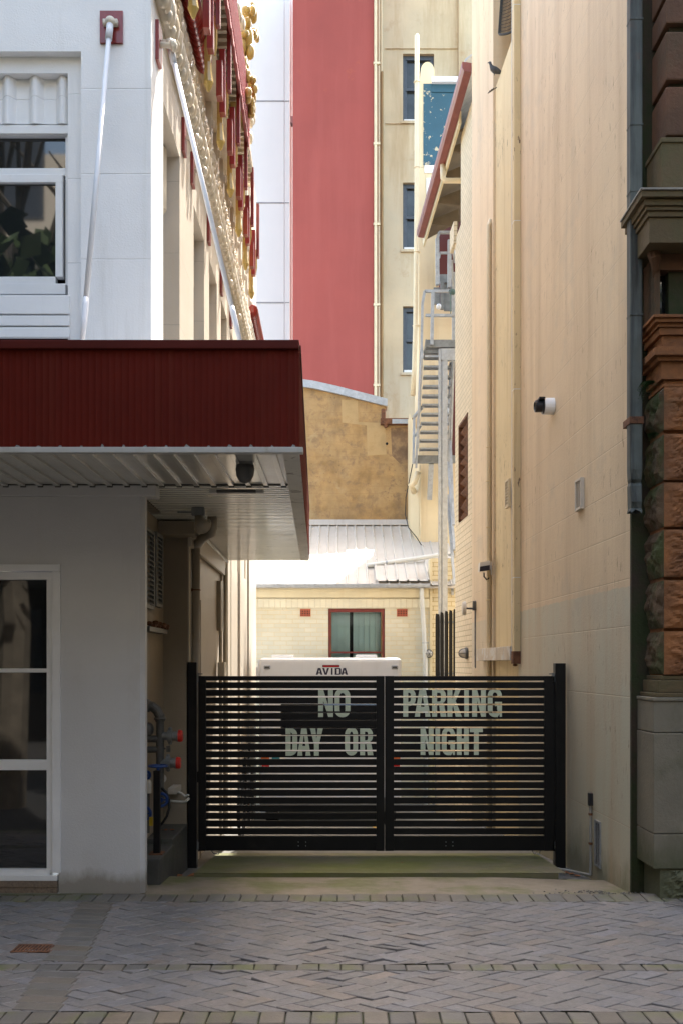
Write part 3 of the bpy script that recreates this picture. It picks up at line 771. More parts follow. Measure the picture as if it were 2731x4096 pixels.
tr.box(-5.0, PX(1212, DA) , DA - 0.012, DA + 0.05, PZ(1812, DA), PZ(1789, DA), 0.004)
tr.build("edge_trim", awning_white, aw_t)
# front soffit: broad trays with raised seams running back to the wall
so = MB()
zs = SOF
so.box(-5.0, ax1 - 0.09, DA + 0.05, D0 - 0.005, zs + 0.004, zs + 0.02)
x = ax1 - 0.16
while x > -4.9:
    so.box(x - 0.018, x + 0.018, DA + 0.06, D0 - 0.02, zs - 0.014, zs + 0.004, 0.003)
    x -= 0.128
so.build("front_soffit", soffit_gloss, aw_t)
en = MB(); x = ax1 - 0.16
while x > -4.9:
    en.box(x - 0.02, x + 0.02, D0 - 0.02, D0 - 0.005, zs - 0.02, zs + 0.004); x -= 0.128
en.box(-5.0, ax1 - 0.09, D0 - 0.005, D0 + 0.012, zs - 0.004, zs + 0.02)
en.build("seam_ends", joint_dark, aw_t)
# fine corrugated soffit over the alley
fs_ = MB()
def fsf(u, v):
    d = D0 + 0.012 + (12.7 - D0) * v
    xl = XL(d) - 0.30 if d < 9.2 else XL(d) + 0.01
    xr = ax1 - 0.10 + (xe2 - ax1) * (d - DA) / (12.7 - DA)
    return (xl + (xr - xl) * u, d, zs + (0.022 if (d / 0.088) % 1.0 > 0.62 else 0.0))
fs_.grid(fsf, 1, 960)
fs_.build("alley_soffit", soffit_fine, aw_t)
es = MB()
es.prism([(ax1 - 0.10, DA + 0.05, zs - 0.006), (ax1 + 0.004, DA + 0.05, zs - 0.006), (xe2 + 0.004, 12.7, zs - 0.006), (xe2 - 0.10, 12.7, zs - 0.006)], (0, 0, 0.008))
es.build("soffit_border", rusty_edge, aw_t)
bd = MB(); bd.tube([FL(0.03, 9.2, zs - 0.02), FL(0.03, 12.7, zs - 0.02)], 0.018, 8); bd.build("edge_bead", awning_white, aw_t)
# suspension rods
def rod(label, pw, pa, plate_n):
    t = thing("awning_rod", label, "awning rod", pa, "white rods that hang the awning")
    m = MB(); pw = Vector(pw); pa = Vector(pa)
    if plate_n == 'y': m.box(pw.x - 0.085, pw.x + 0.085, D0 - 0.018, D0 - 0.001, pw.z - 0.135, pw.z + 0.105, 0.003)
    else: m.hexa(FL, 0.001, 0.02, pw.y - 0.085, pw.y + 0.085, pw.z - 0.14, pw.z + 0.11, 0.003)
    m.build("wall_plate", carve_red, t)
    l = MB(); 
    if plate_n == 'y': 
        l.box(pw.x - 0.055, pw.x + 0.055, D0 - 0.06, D0 - 0.018, pw.z - 0.02, pw.z + 0.02, 0.006); a = Vector((pw.x, D0 - 0.05, pw.z))
    else:
        l.tube([FL(0.02, pw.y, pw.z), FL(0.09, pw.y, pw.z)], 0.03, 10); a = Vector(FL(0.09, pw.y, pw.z))
    l.ell(a, (0.04, 0.04, 0.04), 10, 8); l.build("lug", carve_cream, t, smooth=True)
    r = MB(); dr = (pa - a).normalized(); L = (pa - a).length
    r.tube([a, a + dr * 0.16], 0.026, 10); r.tube([a + dr * 0.16, a + dr * (L * 0.88)], 0.0185, 12); r.tube([a + dr * (L * 0.88), a + dr * (L * 0.9), a + dr * (L * 0.94), pa], [0.020, 0.022, 0.021, 0.016], 12)
    r.build("rod", rail_white, t, smooth=True)
rod("white rod from red plate on front wall", W(446, 98, D0 - 0.02), W(331, 1358, 6.62) , 'y')
rod("white rod from red plate on cream side wall", Vector(FL(0, DL(632), PZ(175, DL(632)))), W(962, 1372, 7.55), 'x')
# lamps under the awning
t = thing("floodlight", "grey bell shaped lamp under the front soffit", "lamp", (PX(980, 6.55), 6.55, zs))
m = MB(); c = Vector((PX(981, 6.55), 6.55, zs - 0.012)); m.lathe([(0.03, 0.0), (0.058, -0.004), (0.062, -0.03), (0.056, -0.075), (0.036, -0.112), (0.008, -0.122)], c, 'z', 18); m.build("shade", cast_grey, t, smooth=True)
m = MB(); m.box(c.x - 0.05, c.x + 0.05, c.y - 0.04, c.y + 0.04, zs - 0.014, zs + 0.002); m.build("bracket", galv_dark, t)
t = thing("tube_light", "slim tube light on the ribbed alley soffit", "light", (PX(945, 7.45), 7.5, zs))
m = MB(); m.box(PX(848, 7.5), PX(1045, 7.5), 7.48, 7.53, zs - 0.035, zs - 0.012, 0.004); m.build("body", cast_grey, t)
m = MB(); m.box(PX(838, 7.5), PX(868, 7.5), 7.476, 7.534, zs - 0.038, zs - 0.01, 0.004); m.box(PX(1025, 7.5), PX(1055, 7.5), 7.476, 7.534, zs - 0.038, zs - 0.01, 0.004); m.build("end_cap", awning_white, t)
t = thing("spotlight", "swivel floodlight on the alley soffit beside the downpipe bend", "lamp", (PX(800, 8.4), 8.4, zs))
c = Vector((PX(792, 8.4), 8.4, zs))
m = MB(); m.box(c.x - 0.05, c.x + 0.06, c.y - 0.04, c.y + 0.04, zs - 0.075, zs - 0.004, 0.01); m.box(c.x - 0.17, c.x - 0.05, c.y - 0.01, c.y + 0.01, zs - 0.05, zs - 0.035); m.build("bracket", galv_dark, t)
m = MB(); m.tube([c + Vector((0.0, 0, -0.075)), c + Vector((0.03, -0.03, -0.14)), c + Vector((0.055, -0.06, -0.185))], [0.028, 0.058, 0.068], 14); m.ell(c + Vector((0.09, -0.03, -0.14)), (0.03, 0.03, 0.035), 8, 6); m.build("lamp_head", pipe_grey, t, smooth=True)
# downpipe with offset bend
t = thing("downpipe", "fat grey downpipe with an offset bend below the awning soffit", "downpipe", (PX(785, 9.56), 9.56, -0.1))
xd = PX(785, 9.56); xt = PX(850, 9.0)
m = MB(); m.tube([(xd, 9.56, -0.1), (xd, 9.56, PZ(2190, 9.56))], 0.040, 16); m.build("pipe", pipe_grey, t, smooth=True)
m = MB(); m.tube([(xd, 9.56, PZ(2195, 9.56)), (xd, 9.56, PZ(2188, 9.56)), (xd + 0.025, 9.54, PZ(2172, 9.54)), (xd + 0.13, 9.2, PZ(2146, 9.2)), (xt - 0.015, 9.04, PZ(2132, 9.05)), (xt, 9.0, PZ(2112, 9.0)), (xt, 9.0, zs + 0.01)], 0.045, 16); m.build("bend", pipe_grey, t, smooth=True)
m = MB(); m.torus((xd, 9.56, PZ(2360, 9.56)), 0.041, 0.006, 'z'); m.hexa(FL, 0, 0.04, 9.53, 9.59, PZ(2366, 9.56), PZ(2354, 9.56)); m.build("clip", rust, t)
t = thing("conduit", "thin conduit with meter box on the alley wall past the downpipe", "conduit", FL(0.02, 12.1, -0.2))
m = MB(); m.tube([FL(0.02, 11.9, -0.3), FL(0.02, 11.9, 2.5)], 0.014, 8); m.tube([FL(0.02, 12.5, -0.4), FL(0.02, 12.5, 2.9)], 0.02, 8); m.build("pipe", pipe_grey, t)
m = MB(); m.hexa(FL, 0, 0.08, 11.8, 12.05, 1.55, 1.72, 0.008); m.build("box", cam_cream, t)

# ------------------------------------------------------------------ fire booster pipework in the niche
def H(u, v, d): return W(560 + u / 2.584, 2650 + v / 2.585, d)
t = thing("fire_booster", "fire booster pipework with two red capped inlets in the dim niche", "fire booster", (PX(640, 8.5), 8.5, 0.1))
m = MB(); dd = 8.45
m.tube([H(212, 1500, dd), H(212, 600, dd)], 0.034, 14)
m.tube([H(-60, 440, dd), H(70, 440, dd), H(130, 455, dd), H(180, 495, dd), H(208, 550, dd), H(212, 610, dd)], 0.042, 14)
m.torus(H(212, 580, dd), 0.042, 0.012, 'z'); m.torus(H(90, 445, dd), 0.044, 0.014, 'x')
m.tube([H(40, 600, dd), H(40, 1250, dd)], 0.03, 12); m.tube([H(40, 900, dd), H(212, 900, dd)], 0.028, 10); m.tube([H(-20, 790, dd), H(212, 790, dd)], 0.03, 10)
m.tube([H(70, 1250, dd), H(70, 1760, dd)], 0.028, 10)
m.ell(H(90, 690, dd), (0.05, 0.05, 0.06), 10, 8); m.ell(H(60, 1300, dd), (0.055, 0.05, 0.05), 10, 8)
m.tube([H(230, 890, dd), H(270, 890, dd)], 0.008, 6); m.box(*[v for pr in zip(H(278, 925, dd) - Vector((0, .02, 0)), H(315, 860, dd) + Vector((0, .02, 0))) for v in pr], 0.004)
m.build("pipe", cast_grey, t, smooth=False)
for (ua, uf, uc, uz, v) in ((235, 315, 400, 438, 760), (220, 295, 380, 420, 1038)):
    c = H(ua, v, dd); s = 1 / 2.584 * dd / F
    m = MB(); m.lathe([(0.034, 0), (0.034, (uf - 25 - ua) * s), (0.056, (uf - 22 - ua) * s), (0.058, (uf + 18 - ua) * s), (0.040, (uf + 22 - ua) * s), (0.040, (uc - 22 - ua) * s), (0.048, (uc - 18 - ua) * s), (0.048, (uc - ua) * s)], c, 'x', 18)
    m.ell(c + Vector(((uf - ua) * s, 0, 0.062)), (0.018, 0.014, 0.014), 8, 6); m.ell(c + Vector(((uf - ua) * s, 0, -0.062)), (0.018, 0.014, 0.014), 8, 6)
    o = m.build("inlet", galv_dark, t)
    m = MB(); m.lathe([(0.050, 0), (0.052, 0.004), (0.050, 0.026), (0.044, 0.034)], c + Vector(((uc - ua) * s + 0.001, 0, 0)), 'x', 18); m.build("cap", red_cap, o)
    m = MB(); m.torus(c + Vector(((uz - ua) * s + 0.005, -0.02, -0.02)), 0.03, 0.002, 'y', -1.5, 1.5, 10, 5); m.build("chain", galv_dark, o)
m = MB(); c = H(190, 1070, 8.3); m.torus(c, 0.075, 0.010, 'z', n=20); m.bar(c - Vector((0.07, 0, 0)), c + Vector((0.07, 0, 0)), 0.012, 0.012); m.bar(c - Vector((0, 0.07, 0)), c + Vector((0, 0.07, 0)), 0.012, 0.012)
m.tube([c, c - Vector((0, 0, 0.06))], 0.012, 8); m.build("valve_wheel", blue_paint, t)
for (u, v, r) in ((45, 1560, 0.055), (222, 1420, 0.052), (70, 1165, 0.03)):
    m = MB(); c = H(u, v, 8.35); m.torus(c, r, 0.012, 'y', n=20); m.bar(c - Vector((r, 0, 0)), c + Vector((r, 0, 0)), 0.012, 0.012); m.lathe([(0.02, -0.02), (0.02, 0.02)], c, 'y', 10); m.build("valve_wheel", blue_paint, t)
m = MB(); m.lathe([(0.03, 0), (0.03, 0.09), (0.02, 0.11)], H(85, 1350, 8.3), 'z', 12); m.build("filter_bowl", cam_cream, t)
m = MB(); c = H(230, 1200, 8.55); m.lathe([(0.038, -0.01), (0.038, 0.01)], c, 'y', 18); m.build("gauge", white_metal, t)
m = MB(); m.tube([H(228, 1300, 8.4), H(270, 1340, 8.38), H(303, 1420, 8.36), H(306, 1500, 8.36), H(280, 1590, 8.36), H(240, 1655, 8.38), H(205, 1690, 8.4)], 0.011, 8); m.build("hose", rubber, t, smooth=True)
m = MB(); m.box(*[v for pr in zip(H(98, 1690, 8.3), H(134, 1600, 8.3) + Vector((0, 0.02, 0))) for v in pr]); m.build("tag", yellow_p, t)
t = thing("bollard", "black steel bollard standing on the concrete plinth by the pipework", "bollard", (PX(629, 8.0), 8.0, 0.1))
m = MB(); m.box(PX(617, 8.05), PX(643, 8.05), 8.02, 8.07, 0.17, PZ(3082, 8.05), 0.004); m.build("post", black_coat, t)
m = MB(); m.box(PX(603, 8.05), PX(657, 8.05), 7.98, 8.11, 0.165, 0.175); m.build("base_plate", rust, t)
t = thing("concrete_plinth", "stepped dark concrete plinth under the fire booster pipework", "plinth", (-1.5, 8.4, 0))
m = MB(); m.box(-1.72, PX(658, 8.0), 7.80, 8.50, -0.15, 0.166, 0.012); m.build("front_step", plinth_conc, t)
m = MB(); m.box(-1.72, PX(720, 8.85), 8.49, 9.30, -0.3, 0.205, 0.012); m.build("back_block", plinth_conc, t)
t = thing("junction_box", "small grey switch box with bent conduit on the niche wall", "switch box", (PX(690, 9.15), 9.15, 0.6))
m = MB(); a = H(303, 1355, 9.16); b = H(392, 1290, 9.16); m.box(a.x, b.x, 9.10, 9.379, a.z, b.z, 0.006); m.box(a.x + 0.03, a.x + 0.05, 9.09, 9.10, a.z + 0.02, b.z - 0.02); m.build("box", cam_cream, t)
m = MB(); m.tube([H(395, 1340, 9.12), H(430, 1350, 9.12), H(470, 1385, 9.12), H(505, 1370, 9.09)], 0.011, 8); m.tube([H(250, 1425, 9.14), H(430, 1442, 9.12), H(470, 1440, 9.11), H(508, 1405, 9.09)], 0.012, 8); m.build("conduit", pvc, t, smooth=True)

# ------------------------------------------------------------------ the gate
DG = 9.40
def gx(u): return PX(700 + u / 0.98, DG)
def gz(v): return PZ(2500 + v / 0.98, DG)
for (u0, u1, vt, lab) in ((47, 87, 146, "black steel gate post against the dim niche"), (1487, 1528, 150, "black steel gate post beside the cream wall")):
    g_ = ground_z(DG) - 0.085
    t = thing("gate_post", lab, "gate post", (gx((u0 + u1) / 2), DG, g_), "pair of gate posts")
    m = MB(); m.box(gx(u0), gx(u1), DG - 0.02, DG + 0.075, g_ - 0.02, gz(vt), 0.003); m.build("post", black_coat, t)
    m = MB(); sgn = 1 if u0 < 500 else -1
    xe = gx(u1) if sgn > 0 else gx(u0)
    for (va, vb) in ((196, 222), (850, 880)):
        m = MB()
        m.box(min(xe, xe + sgn * 0.02), max(xe, xe + sgn * 0.02), DG + 0.0, DG + 0.05, gz(vb), gz(va))
        m.tube([(xe + sgn * 0.012, DG + 0.02, gz(vb) - 0.01), (xe + sgn * 0.012, DG + 0.02, gz(va) + 0.02)], 0.010, 8)
        m.build("hinge", galv_dark, t)
    m = MB()
    m.box(min(xe, xe + sgn * 0.05), max(xe, xe + sgn * 0.05), DG + 0.01, DG + 0.03, gz(194), gz(190))
    m.build("hinge_pin", galv_dark, t)
    m = MB(); m.box(min(xe, xe + sgn * 0.022), max(xe, xe + sgn * 0.022), DG + 0.01, DG + 0.06, gz(618), gz(575)); m.build("latch", black_coat, t)

def arc(cx, cy, rx, ry, a0, a1, n=7):
    return [(cx + rx * math.cos(R(a0 + (a1 - a0) * i / n)), cy + ry * math.sin(R(a0 + (a1 - a0) * i / n))) for i in range(n + 1)]
def rrect(x0, y0, x1, y1, r, ry=None):
    ry = ry or r
    return arc(x1 - r, y1 - ry, r, ry, 0, 90) + arc(x0 + r, y1 - ry, r, ry, 90, 180) + arc(x0 + r, y0 + ry, r, ry, 180, 270) + arc(x1 - r, y0 + ry, r, ry, 270, 360)
# heavy condensed capitals, height 1, width w, stem s: outlines and holes
def glyph(ch, w, s):
    if ch == 'N': return [[(0, 0), (0, 1), (s * .95, 1), (w - s, .42), (w - s, 1), (w, 1), (w, 0), (w - s * .95, 0), (s, .58), (s, 0)]]
    if ch == 'O': return [rrect(0, -.01, w, 1.01, w * .48, .27), rrect(s, .15, w - s, .85, (w - 2 * s) * .48, .12)]
    if ch == 'P': return [[(0, 0), (0, 1)] + arc(w - .24, .76, .24, .24, 90, 0) + arc(w - .24, .62, .24, .24, 0, -90) + [(s, .38), (s, 0)], [(s, .53)] + arc(w - s - .06, .60, .06, .07, -90, 0, 4) + arc(w - s - .06, .79, .06, .06, 0, 90, 4) + [(s, .85)]]
    if ch == 'A': return [[(0, 0), (w * .31, 1), (w * .69, 1), (w, 0), (w - s * 1.05, 0), (w * .655, .19), (w * .345, .19), (s * 1.05, 0)], [(w * .385, .35), (w * .615, .35), (w * .5, .78)]]
    if ch == 'R': return [[(0, 0), (0, 1)] + arc(w - .24, .76, .24, .24, 90, 0) + arc(w - .2, .66, .2, .2, 0, -60, 4) + [(w - .06, .42), (w + .02, 0), (w - s * 1.05, 0), (w - s - .06, .40), (s, .40), (s, 0)], [(s, .54)] + arc(w - s - .06, .60, .06, .06, -90, 0, 4) + arc(w - s - .06, .79, .06, .06, 0, 90, 4) + [(s, .85)]]
    if ch == 'K': return [[(0, 0), (0, 1), (s, 1), (s, .62), (w - s * 1.1, 1), (w, 1), (w * .60, .56), (w + .03, 0), (w - s * 1.1, 0), (w * .42, .38), (s, .30), (s, 0)]]
    if ch == 'I': return [[(0, 0), (0, 1), (w, 1), (w, 0)]]
    if ch == 'G': return [arc(w - w * .48, .73, w * .48, .28, 0, 90) + arc(w * .48, .73, w * .48, .28, 90, 180) + arc(w * .48, .26, w * .48, .27, 180, 270) + [(w * .7, -.01), (w - s * .5, .1), (w - s * .45, 0), (w, 0), (w, .53), (w * .5, .53), (w * .5, .38), (w - s, .38), (w - s, .26)] + arc(w * .52, .25, w * .52 - s, .11, -10, -90, 4) + arc(w * .48, .25, w * .48 - s, .11, 270, 180, 4) + arc(w * .48, .74, w * .48 - s, .12, 180, 90, 4) + arc(w * .52, .74, w * .52 - s - .005, .12, 90, 10, 4) + [(w - s, .68), (w, .68)]]
    if ch == 'D': return [[(0, 0), (0, 1)] + arc(w - .26, .74, .26, .26, 90, 0) + arc(w - .26, .26, .26, .26, 0, -90), [(s, .15)] + arc(w - s - .1, .27, .1, .12, -90, 0, 4) + arc(w - s - .1, .73, .1, .12, 0, 90, 4) + [(s, .85)]]
    if ch == 'Y': return [[(w / 2 - s / 2, 0), (w / 2 - s / 2, .40), (0, 1), (s * 1.1, 1), (w / 2, .60), (w - s * 1.1, 1), (w, 1), (w / 2 + s / 2, .40), (w / 2 + s / 2, 0)]]
    if ch == 'H': return [[(0, 0), (0, 1), (s, 1), (s, .60), (w - s, .60), (w - s, 1), (w, 1), (w, 0), (w - s, 0), (w - s, .44), (s, .44), (s, 0)]]
    if ch == 'T': return [[(w / 2 - s / 2, 0), (w / 2 - s / 2, .83), (0, .83), (0, 1), (w, 1), (w, .83), (w / 2 + s / 2, .83), (w / 2 + s / 2, 0)]]
    if ch == 'V': return [[(w * .34, 0), (0, 1), (s * 1.1, 1), (w * .5, .26), (w - s * 1.1, 1), (w, 1), (w * .66, 0)]]
def glyph_mesh(loops, x0, z0, sx, sz, y):
    cu = bpy.data.curves.new("glyph", 'CURVE'); cu.dimensions = '2D'; cu.fill_mode = 'BOTH'; cu.resolution_u = 1
    for lp in loops:
        sp = cu.splines.new('POLY'); sp.points.add(len(lp) - 1); sp.use_cyclic_u = True
        for p, (a, b) in zip(sp.points, lp): p.co = (a, b, 0, 1)
    ob = bpy.data.objects.new("glyph", cu)
    me = bpy.data.meshes.new_from_object(ob)
    bm = bmesh.new(); bm.from_mesh(me)
    bpy.data.objects.remove(ob); bpy.data.curves.remove(cu); bpy.data.meshes.remove(me)
    for v in bm.verts: v.co = (x0 + v.co.x * sx, y, z0 + v.co.y * sz)
    return bm
LET = [("NO", 0, [(562, 620, 'N'), (626, 686, 'O')], 250, 361), ("PARKING", 1, [(893, 942, 'P'), (938, 1000, 'A'), (1006, 1060, 'R'), (1066, 1120, 'K'), (1132, 1150, 'I'), (1163, 1217, 'N'), (1224, 1280, 'G')], 249, 360),
       ("DAY", 0, [(434, 480, 'D'), (480, 532, 'A'), (529, 581, 'Y')], 403, 513), ("OR", 0, [(665, 716, 'O'), (724, 774, 'R')], 402, 511), ("NIGHT", 1, [(961, 1012, 'N'), (1019, 1037, 'I'), (1044, 1096, 'G'), (1103, 1150, 'H'), (1154, 1205, 'T')], 402, 510)]
gaps = [221 + 30.2 * i for i in range(21)]
GH = 3.1
leaves = [(92, 122, 788, 820, "black slatted gate leaf lettered NO and DAY OR"), (1487, 1446, 857, 822, "black slatted gate leaf lettered PARKING and NIGHT")]
for li, (o0, o1, i1, i0, lab) in enumerate(leaves):
    xa, xb = sorted((gx(o0), gx(i0)))
    t = thing("gate_leaf", lab, "gate", ((xa + xb) / 2, DG, gz(886)), "pair of gate leaves")
    for (a, b) in ((o0, o1), (i0, i1)):
        a, b = sorted((gx(a), gx(b))); st = MB(); st.box(a, b, DG, DG + 0.05, gz(886), gz(200), 0.003); st.build("stile", black_coat, t)
    sa, sb_ = sorted((gx(o1), gx(i1)))
    rl = MB(); rl.box(sa, sb_, DG + 0.004, DG + 0.046, gz(gaps[0] - GH), gz(200) - 0.001); rl.build("rail", black_coat, t); rl = MB(); rl.box(sa, sb_, DG + 0.004, DG + 0.046, gz(885), gz(gaps[-1] + GH)); rl.build("rail", black_coat, t)
    bo = MB(); cxm = (484, 513) if li == 0 else (1060, 1087)
    for u in cxm:
        for v in (851, 866): bo.ell((gx(u), DG + 0.003, gz(v)), (0.004, 0.004, 0.004), 8, 6)
    bo.build("rivet", galv, t)
    slt = MB(); zi = []
    for i in range(20):
        z0, z1 = gz(gaps[i + 1] - GH), gz(gaps[i] + GH); zi.append((z0, z1))
        slt.box(sa, sb_, DG + 0.012, DG + 0.034, z0, z1, 0.0015)
    slt.build("slats", black_coat, t)
    w_ = MB(); w_.tube([(gx(140 if li == 0 else 1400), DG + 0.03, gz(884)), (gx(150 if li == 0 else 1405), DG + 0.03, gz(897)), (gx(170 if li == 0 else 1425), DG + 0.02, gz(900)), (gx(178 if li == 0 else 1432), DG + 0.02, gz(886))], 0.005, 6); w_.build("drop_bolt_ring", galv_dark, t)
    for (word, leaf, chars, v0, v1) in LET:
        if leaf != li: continue
        acc = bmesh.new()
        for (u0, u1, ch) in chars:
            hh = gz(v0) - gz(v1); ww = gx(u1) - gx(u0)
            gm = glyph(ch, ww / hh, 0.175)
            src = glyph_mesh(gm, gx(u0), gz(v1), hh, hh, DG + 0.0105)
            for (z0, z1) in zi:
                b2 = src.copy()
                for co, no in (((0, 0, z0 + 0.001), (0, 0, -1)), ((0, 0, z1 - 0.001), (0, 0, 1))):
                    bmesh.ops.bisect_plane(b2, geom=b2.verts[:] + b2.edges[:] + b2.faces[:], plane_co=co, plane_no=no, clear_outer=True)
                if b2.faces:
                    me = bpy.data.meshes.new("tmp"); b2.to_mesh(me); acc.from_mesh(me); bpy.data.meshes.remove(me)
                b2.free()
            src.free()
        mm = MB(); mm.bm.free(); mm.bm = acc
        mm.build("lettering", letter_paint, t)

# ------------------------------------------------------------------ motorhome behind the gate
DV = 16.1
vz = PZ(2630, DV); vg = ground_z(17) - 0.09
vx0, vx1 = PX(1037, DV), PX(1605, DV)
t = thing("motorhome", "white motorhome parked nose away behind the black gate", "motorhome", ((vx0 + vx1) / 2, 19, vg))
m = MB(); m.box(vx0, vx1, DV, 22.4 - 3.2, vg + 0.45, vz, 0.075)
m.build("body", van_white, t)
def vb(mb, a, b, c, e, y0, y1, bev=0.0): mb.box(PX(a, DV), PX(b, DV), y0, y1, PZ(e, DV), PZ(c, DV), bev)
for px_ in (1069, 1577):
    m = MB(); vb(m, px_ - 13, px_ + 13, 2662, 2677, DV - 0.012, DV + 0.01, 0.01); o = m.build("marker_lamp", galv, t)
    m = MB(); vb(m, px_ - 9, px_ + 9, 2666, 2673, DV - 0.017, DV - 0.0125, 0.003); m.build("lens", cast_grey, o)
for (a, b) in ((1090, 1176), (1420, 1505)):
    m = MB(); m.box(PX(a, DV + .6), PX(b, DV + .6), DV + 0.35, DV + 0.75, vz - 0.001, vz + 0.05, 0.02); m.build("roof_hatch", van_white, t)
m = MB(); vb(m, 1018, 1034, 2664, 2712, DV + 0.3, DV + 0.42, 0.012); vb(m, 1030, 1040, 2640, 2700, DV + 0.1, DV + 0.13); m.build("side_mirror", van_white, t)
acc = bmesh.new(); zt0, zt1 = PZ(2699, DV), PZ(2672, DV); hh = zt1 - zt0
for (u0, u1, ch) in ((547, 594, 'A'), (592, 640, 'V') , (653, 664, 'I'), (679, 722, 'D'), (721, 767, 'A')):
    xa, xb = PX(950 + u0 / 1.742, DV), PX(950 + u1 / 1.742, DV)
    b2 = glyph_mesh(glyph(ch, (xb - xa) / hh, 0.28 if ch != 'I' else 0.2), xa, zt0, hh, hh, DV - 0.002)
    me = bpy.data.meshes.new("tmp"); b2.to_mesh(me); acc.from_mesh(me); bpy.data.meshes.remove(me); b2.free()
mm = MB(); mm.bm.free(); mm.bm = acc; mm.build("lettering", navy, t)
m = MB(); vb(m, 1290, 1358, 2660, 2669, DV - 0.003, DV - 0.0005, 0.001); o = m.build("logo_bar", navy, t)
m = MB(); vb(m, 1292, 1356, 2662, 2667, DV - 0.005, DV - 0.0032); m.build("bar_face", lens_red, o)
m = MB(); m.box(vx0 + 0.35, vx1 - 0.35, DV - 0.012, DV + 0.01, 0.55, 1.05, 0.02); m.build("rear_window", dark_glass, t)
for (a, b, y0, y1, mt) in ((1045, 1078, 3022, 3040, orange_p), (1088, 1120, 3022, 3036, teal_p), (1048, 1078, 3052, 3068, lens_red), (1568, 1600, 3022, 3036, orange_p), (1570, 1598, 3050, 3066, lens_red)):
    m = MB(); vb(m, a, b, y0, y1, DV - 0.004, DV - 0.0005); m.build("tail_lamp", mt, t)
m = MB(); m.box(vx0 + 0.02, vx1 - 0.02, DV - 0.1, DV + 0.05, vg + 0.38, vg + 0.60, 0.02); m.build("bumper", galv_dark, t)
for x in (vx0 + 0.16, vx1 - 0.16):
    for y in (DV + 0.9, DV + 2.5):
        m = MB(); m.lathe([(0.2, -0.1), (0.33, -0.1), (0.35, -0.06), (0.35, 0.06), (0.33, 0.1), (0.2, 0.1)], (x, y, vg + 0.35), 'x', 20); o = m.build("wheel", rubber, t)
        m = MB(); m.lathe([(0.2, -0.105), (0.18, 0.105)], (x, y, vg + 0.35), 'x', 16); m.build("rim", galv, o)

# a bicycle leaning by the alley wall, seen through the slats
t = thing("bicycle", "dark bicycle leaning on alley wall behind the gate slats", "bicycle", (-1.05, 11.5, ground_z(11.5)))
bz = ground_z(11.5) + 0.05
for d in (11.0, 12.05):
    m = MB(); m.torus((-1.1, d, bz + 0.33), 0.32, 0.018, 'x', n=26); m.build("wheel", rubber, t)
m = MB()
A_, B_, C_, D_ = Vector((-1.1, 11.0, bz + 0.33)), Vector((-1.1, 11.45, bz + 0.30)), Vector((-1.1, 11.35, bz + 0.85)), Vector((-1.1, 11.9, bz + 0.85))
for (p, q) in ((A_, B_), (A_, C_), (B_, C_), (C_, D_), (B_, D_), (D_, Vector((-1.1, 12.05, bz + 0.33)))): m.tube([p, q], 0.017, 8)
m.build("frame", black_coat, t)
m = MB(); m.ell((-1.1, 11.32, bz + 0.93), (0.06, 0.13, 0.03)); m.build("saddle", rubber, t)
m = MB(); m.tube([D_, D_ + Vector((0, 0.03, 0.14))], 0.014, 8); m.tube([D_ + Vector((-0.25, 0.03, 0.16)), D_ + Vector((0.25, 0.03, 0.16))], 0.013, 8); m.build("handlebar", black_coat, t)

# ------------------------------------------------------------------ brick house at the end of the yard
DH = 19.6
def hx(px): return PX(px, DH)
def hz(py): return PZ(py, DH)
t = house = thing("brick_house", "cream painted brick house with sheet metal roof across the yard", "house", (0, DH, -1.1))
wx0, wx1 = hx(1313), hx(1538); wzt = hz(2434); wzb = hz(2760)
m = MB(); x0, x1 = -5.0, hx(1721)
m.box(x0, wx0, DH, DH + 0.3, -1.3, hz(2350)); m.box(wx1, x1, DH, DH + 0.3, -1.3, hz(2350)); m.box(wx0, wx1, DH, DH + 0.3, wzt, hz(2350)); m.box(wx0, wx1, DH, DH + 0.3, -1.3, wzb)
m.box(x0, x1, DH - 0.014, DH, hz(2432), hz(2394)) 
wall_o = m.build("wall", house_brick, t)
m = MB(); 
q = x0
while q < x1 - 0.1:
    m.box(q + 0.004, min(q + 0.104, x1), DH - 0.022, DH - 0.015, hz(2431), hz(2395), 0.003); q += 0.112
m.build("soldier_course", M("cream soldier bricks", (0.70, 0.64, 0.47), 0.6, var=0.08, vs=3, bump=0.3, bs=40), t)
m = MB(); m.box(hx(1716), hx(1726), DH - 0.03, DH + 0.3, -1.3, hz(2236)); m.build("corner_strip", house_trim, t)
m = MB(); m.box(hx(1726), 3.4, DH + 0.04, DH + 0.3, -1.3, hz(2232)); m.build("side_parapet", M("cream parapet brick", (0.66, 0.57, 0.38), 0.65, var=0.08, vs=1, bricks=('X', 0.24, 0.086, (0.70, 0.62, 0.48), 0.008), bump=0.3, bs=40), t)
m = MB(); m.box(-5.0, hx(1712), DH - 0.06, DH - 0.023, hz(2391), hz(2356), 0.004); m.box(-5.0, hx(1715), DH - 0.07, DH - 0.03, hz(2356) + 0.002, hz(2352), 0.0); m.build("eave_board", house_trim, t)
m = MB(); m.box(-5.0, hx(1716), DH - 0.19, DH - 0.07, hz(2353), hz(2338), 0.012)
for px_ in (1115, 1262, 1485, 1670): m.box(hx(px_) - .02, hx(px_) + .02, DH - 0.196, DH - 0.066, hz(2354.5), hz(2337), 0.004)
m.build("gutter", galv, t)
DR2 = 23.2
rz0, rz1 = hz(2343), PZ(2092, DR2)
def roofz(d): return rz0 + (rz1 - rz0) * (d - (DH - 0.16)) / (DR2 - DH + 0.16)
m = MB(); bm = m.bm
prof = [(0, 0), (0.012, 0.03), (0.034, 0.03), (0.046, 0)]
xs = []; x = -5.0
while x < 2.3:
    for (a, h) in prof: xs.append((x + a, h))
    x += 0.2035
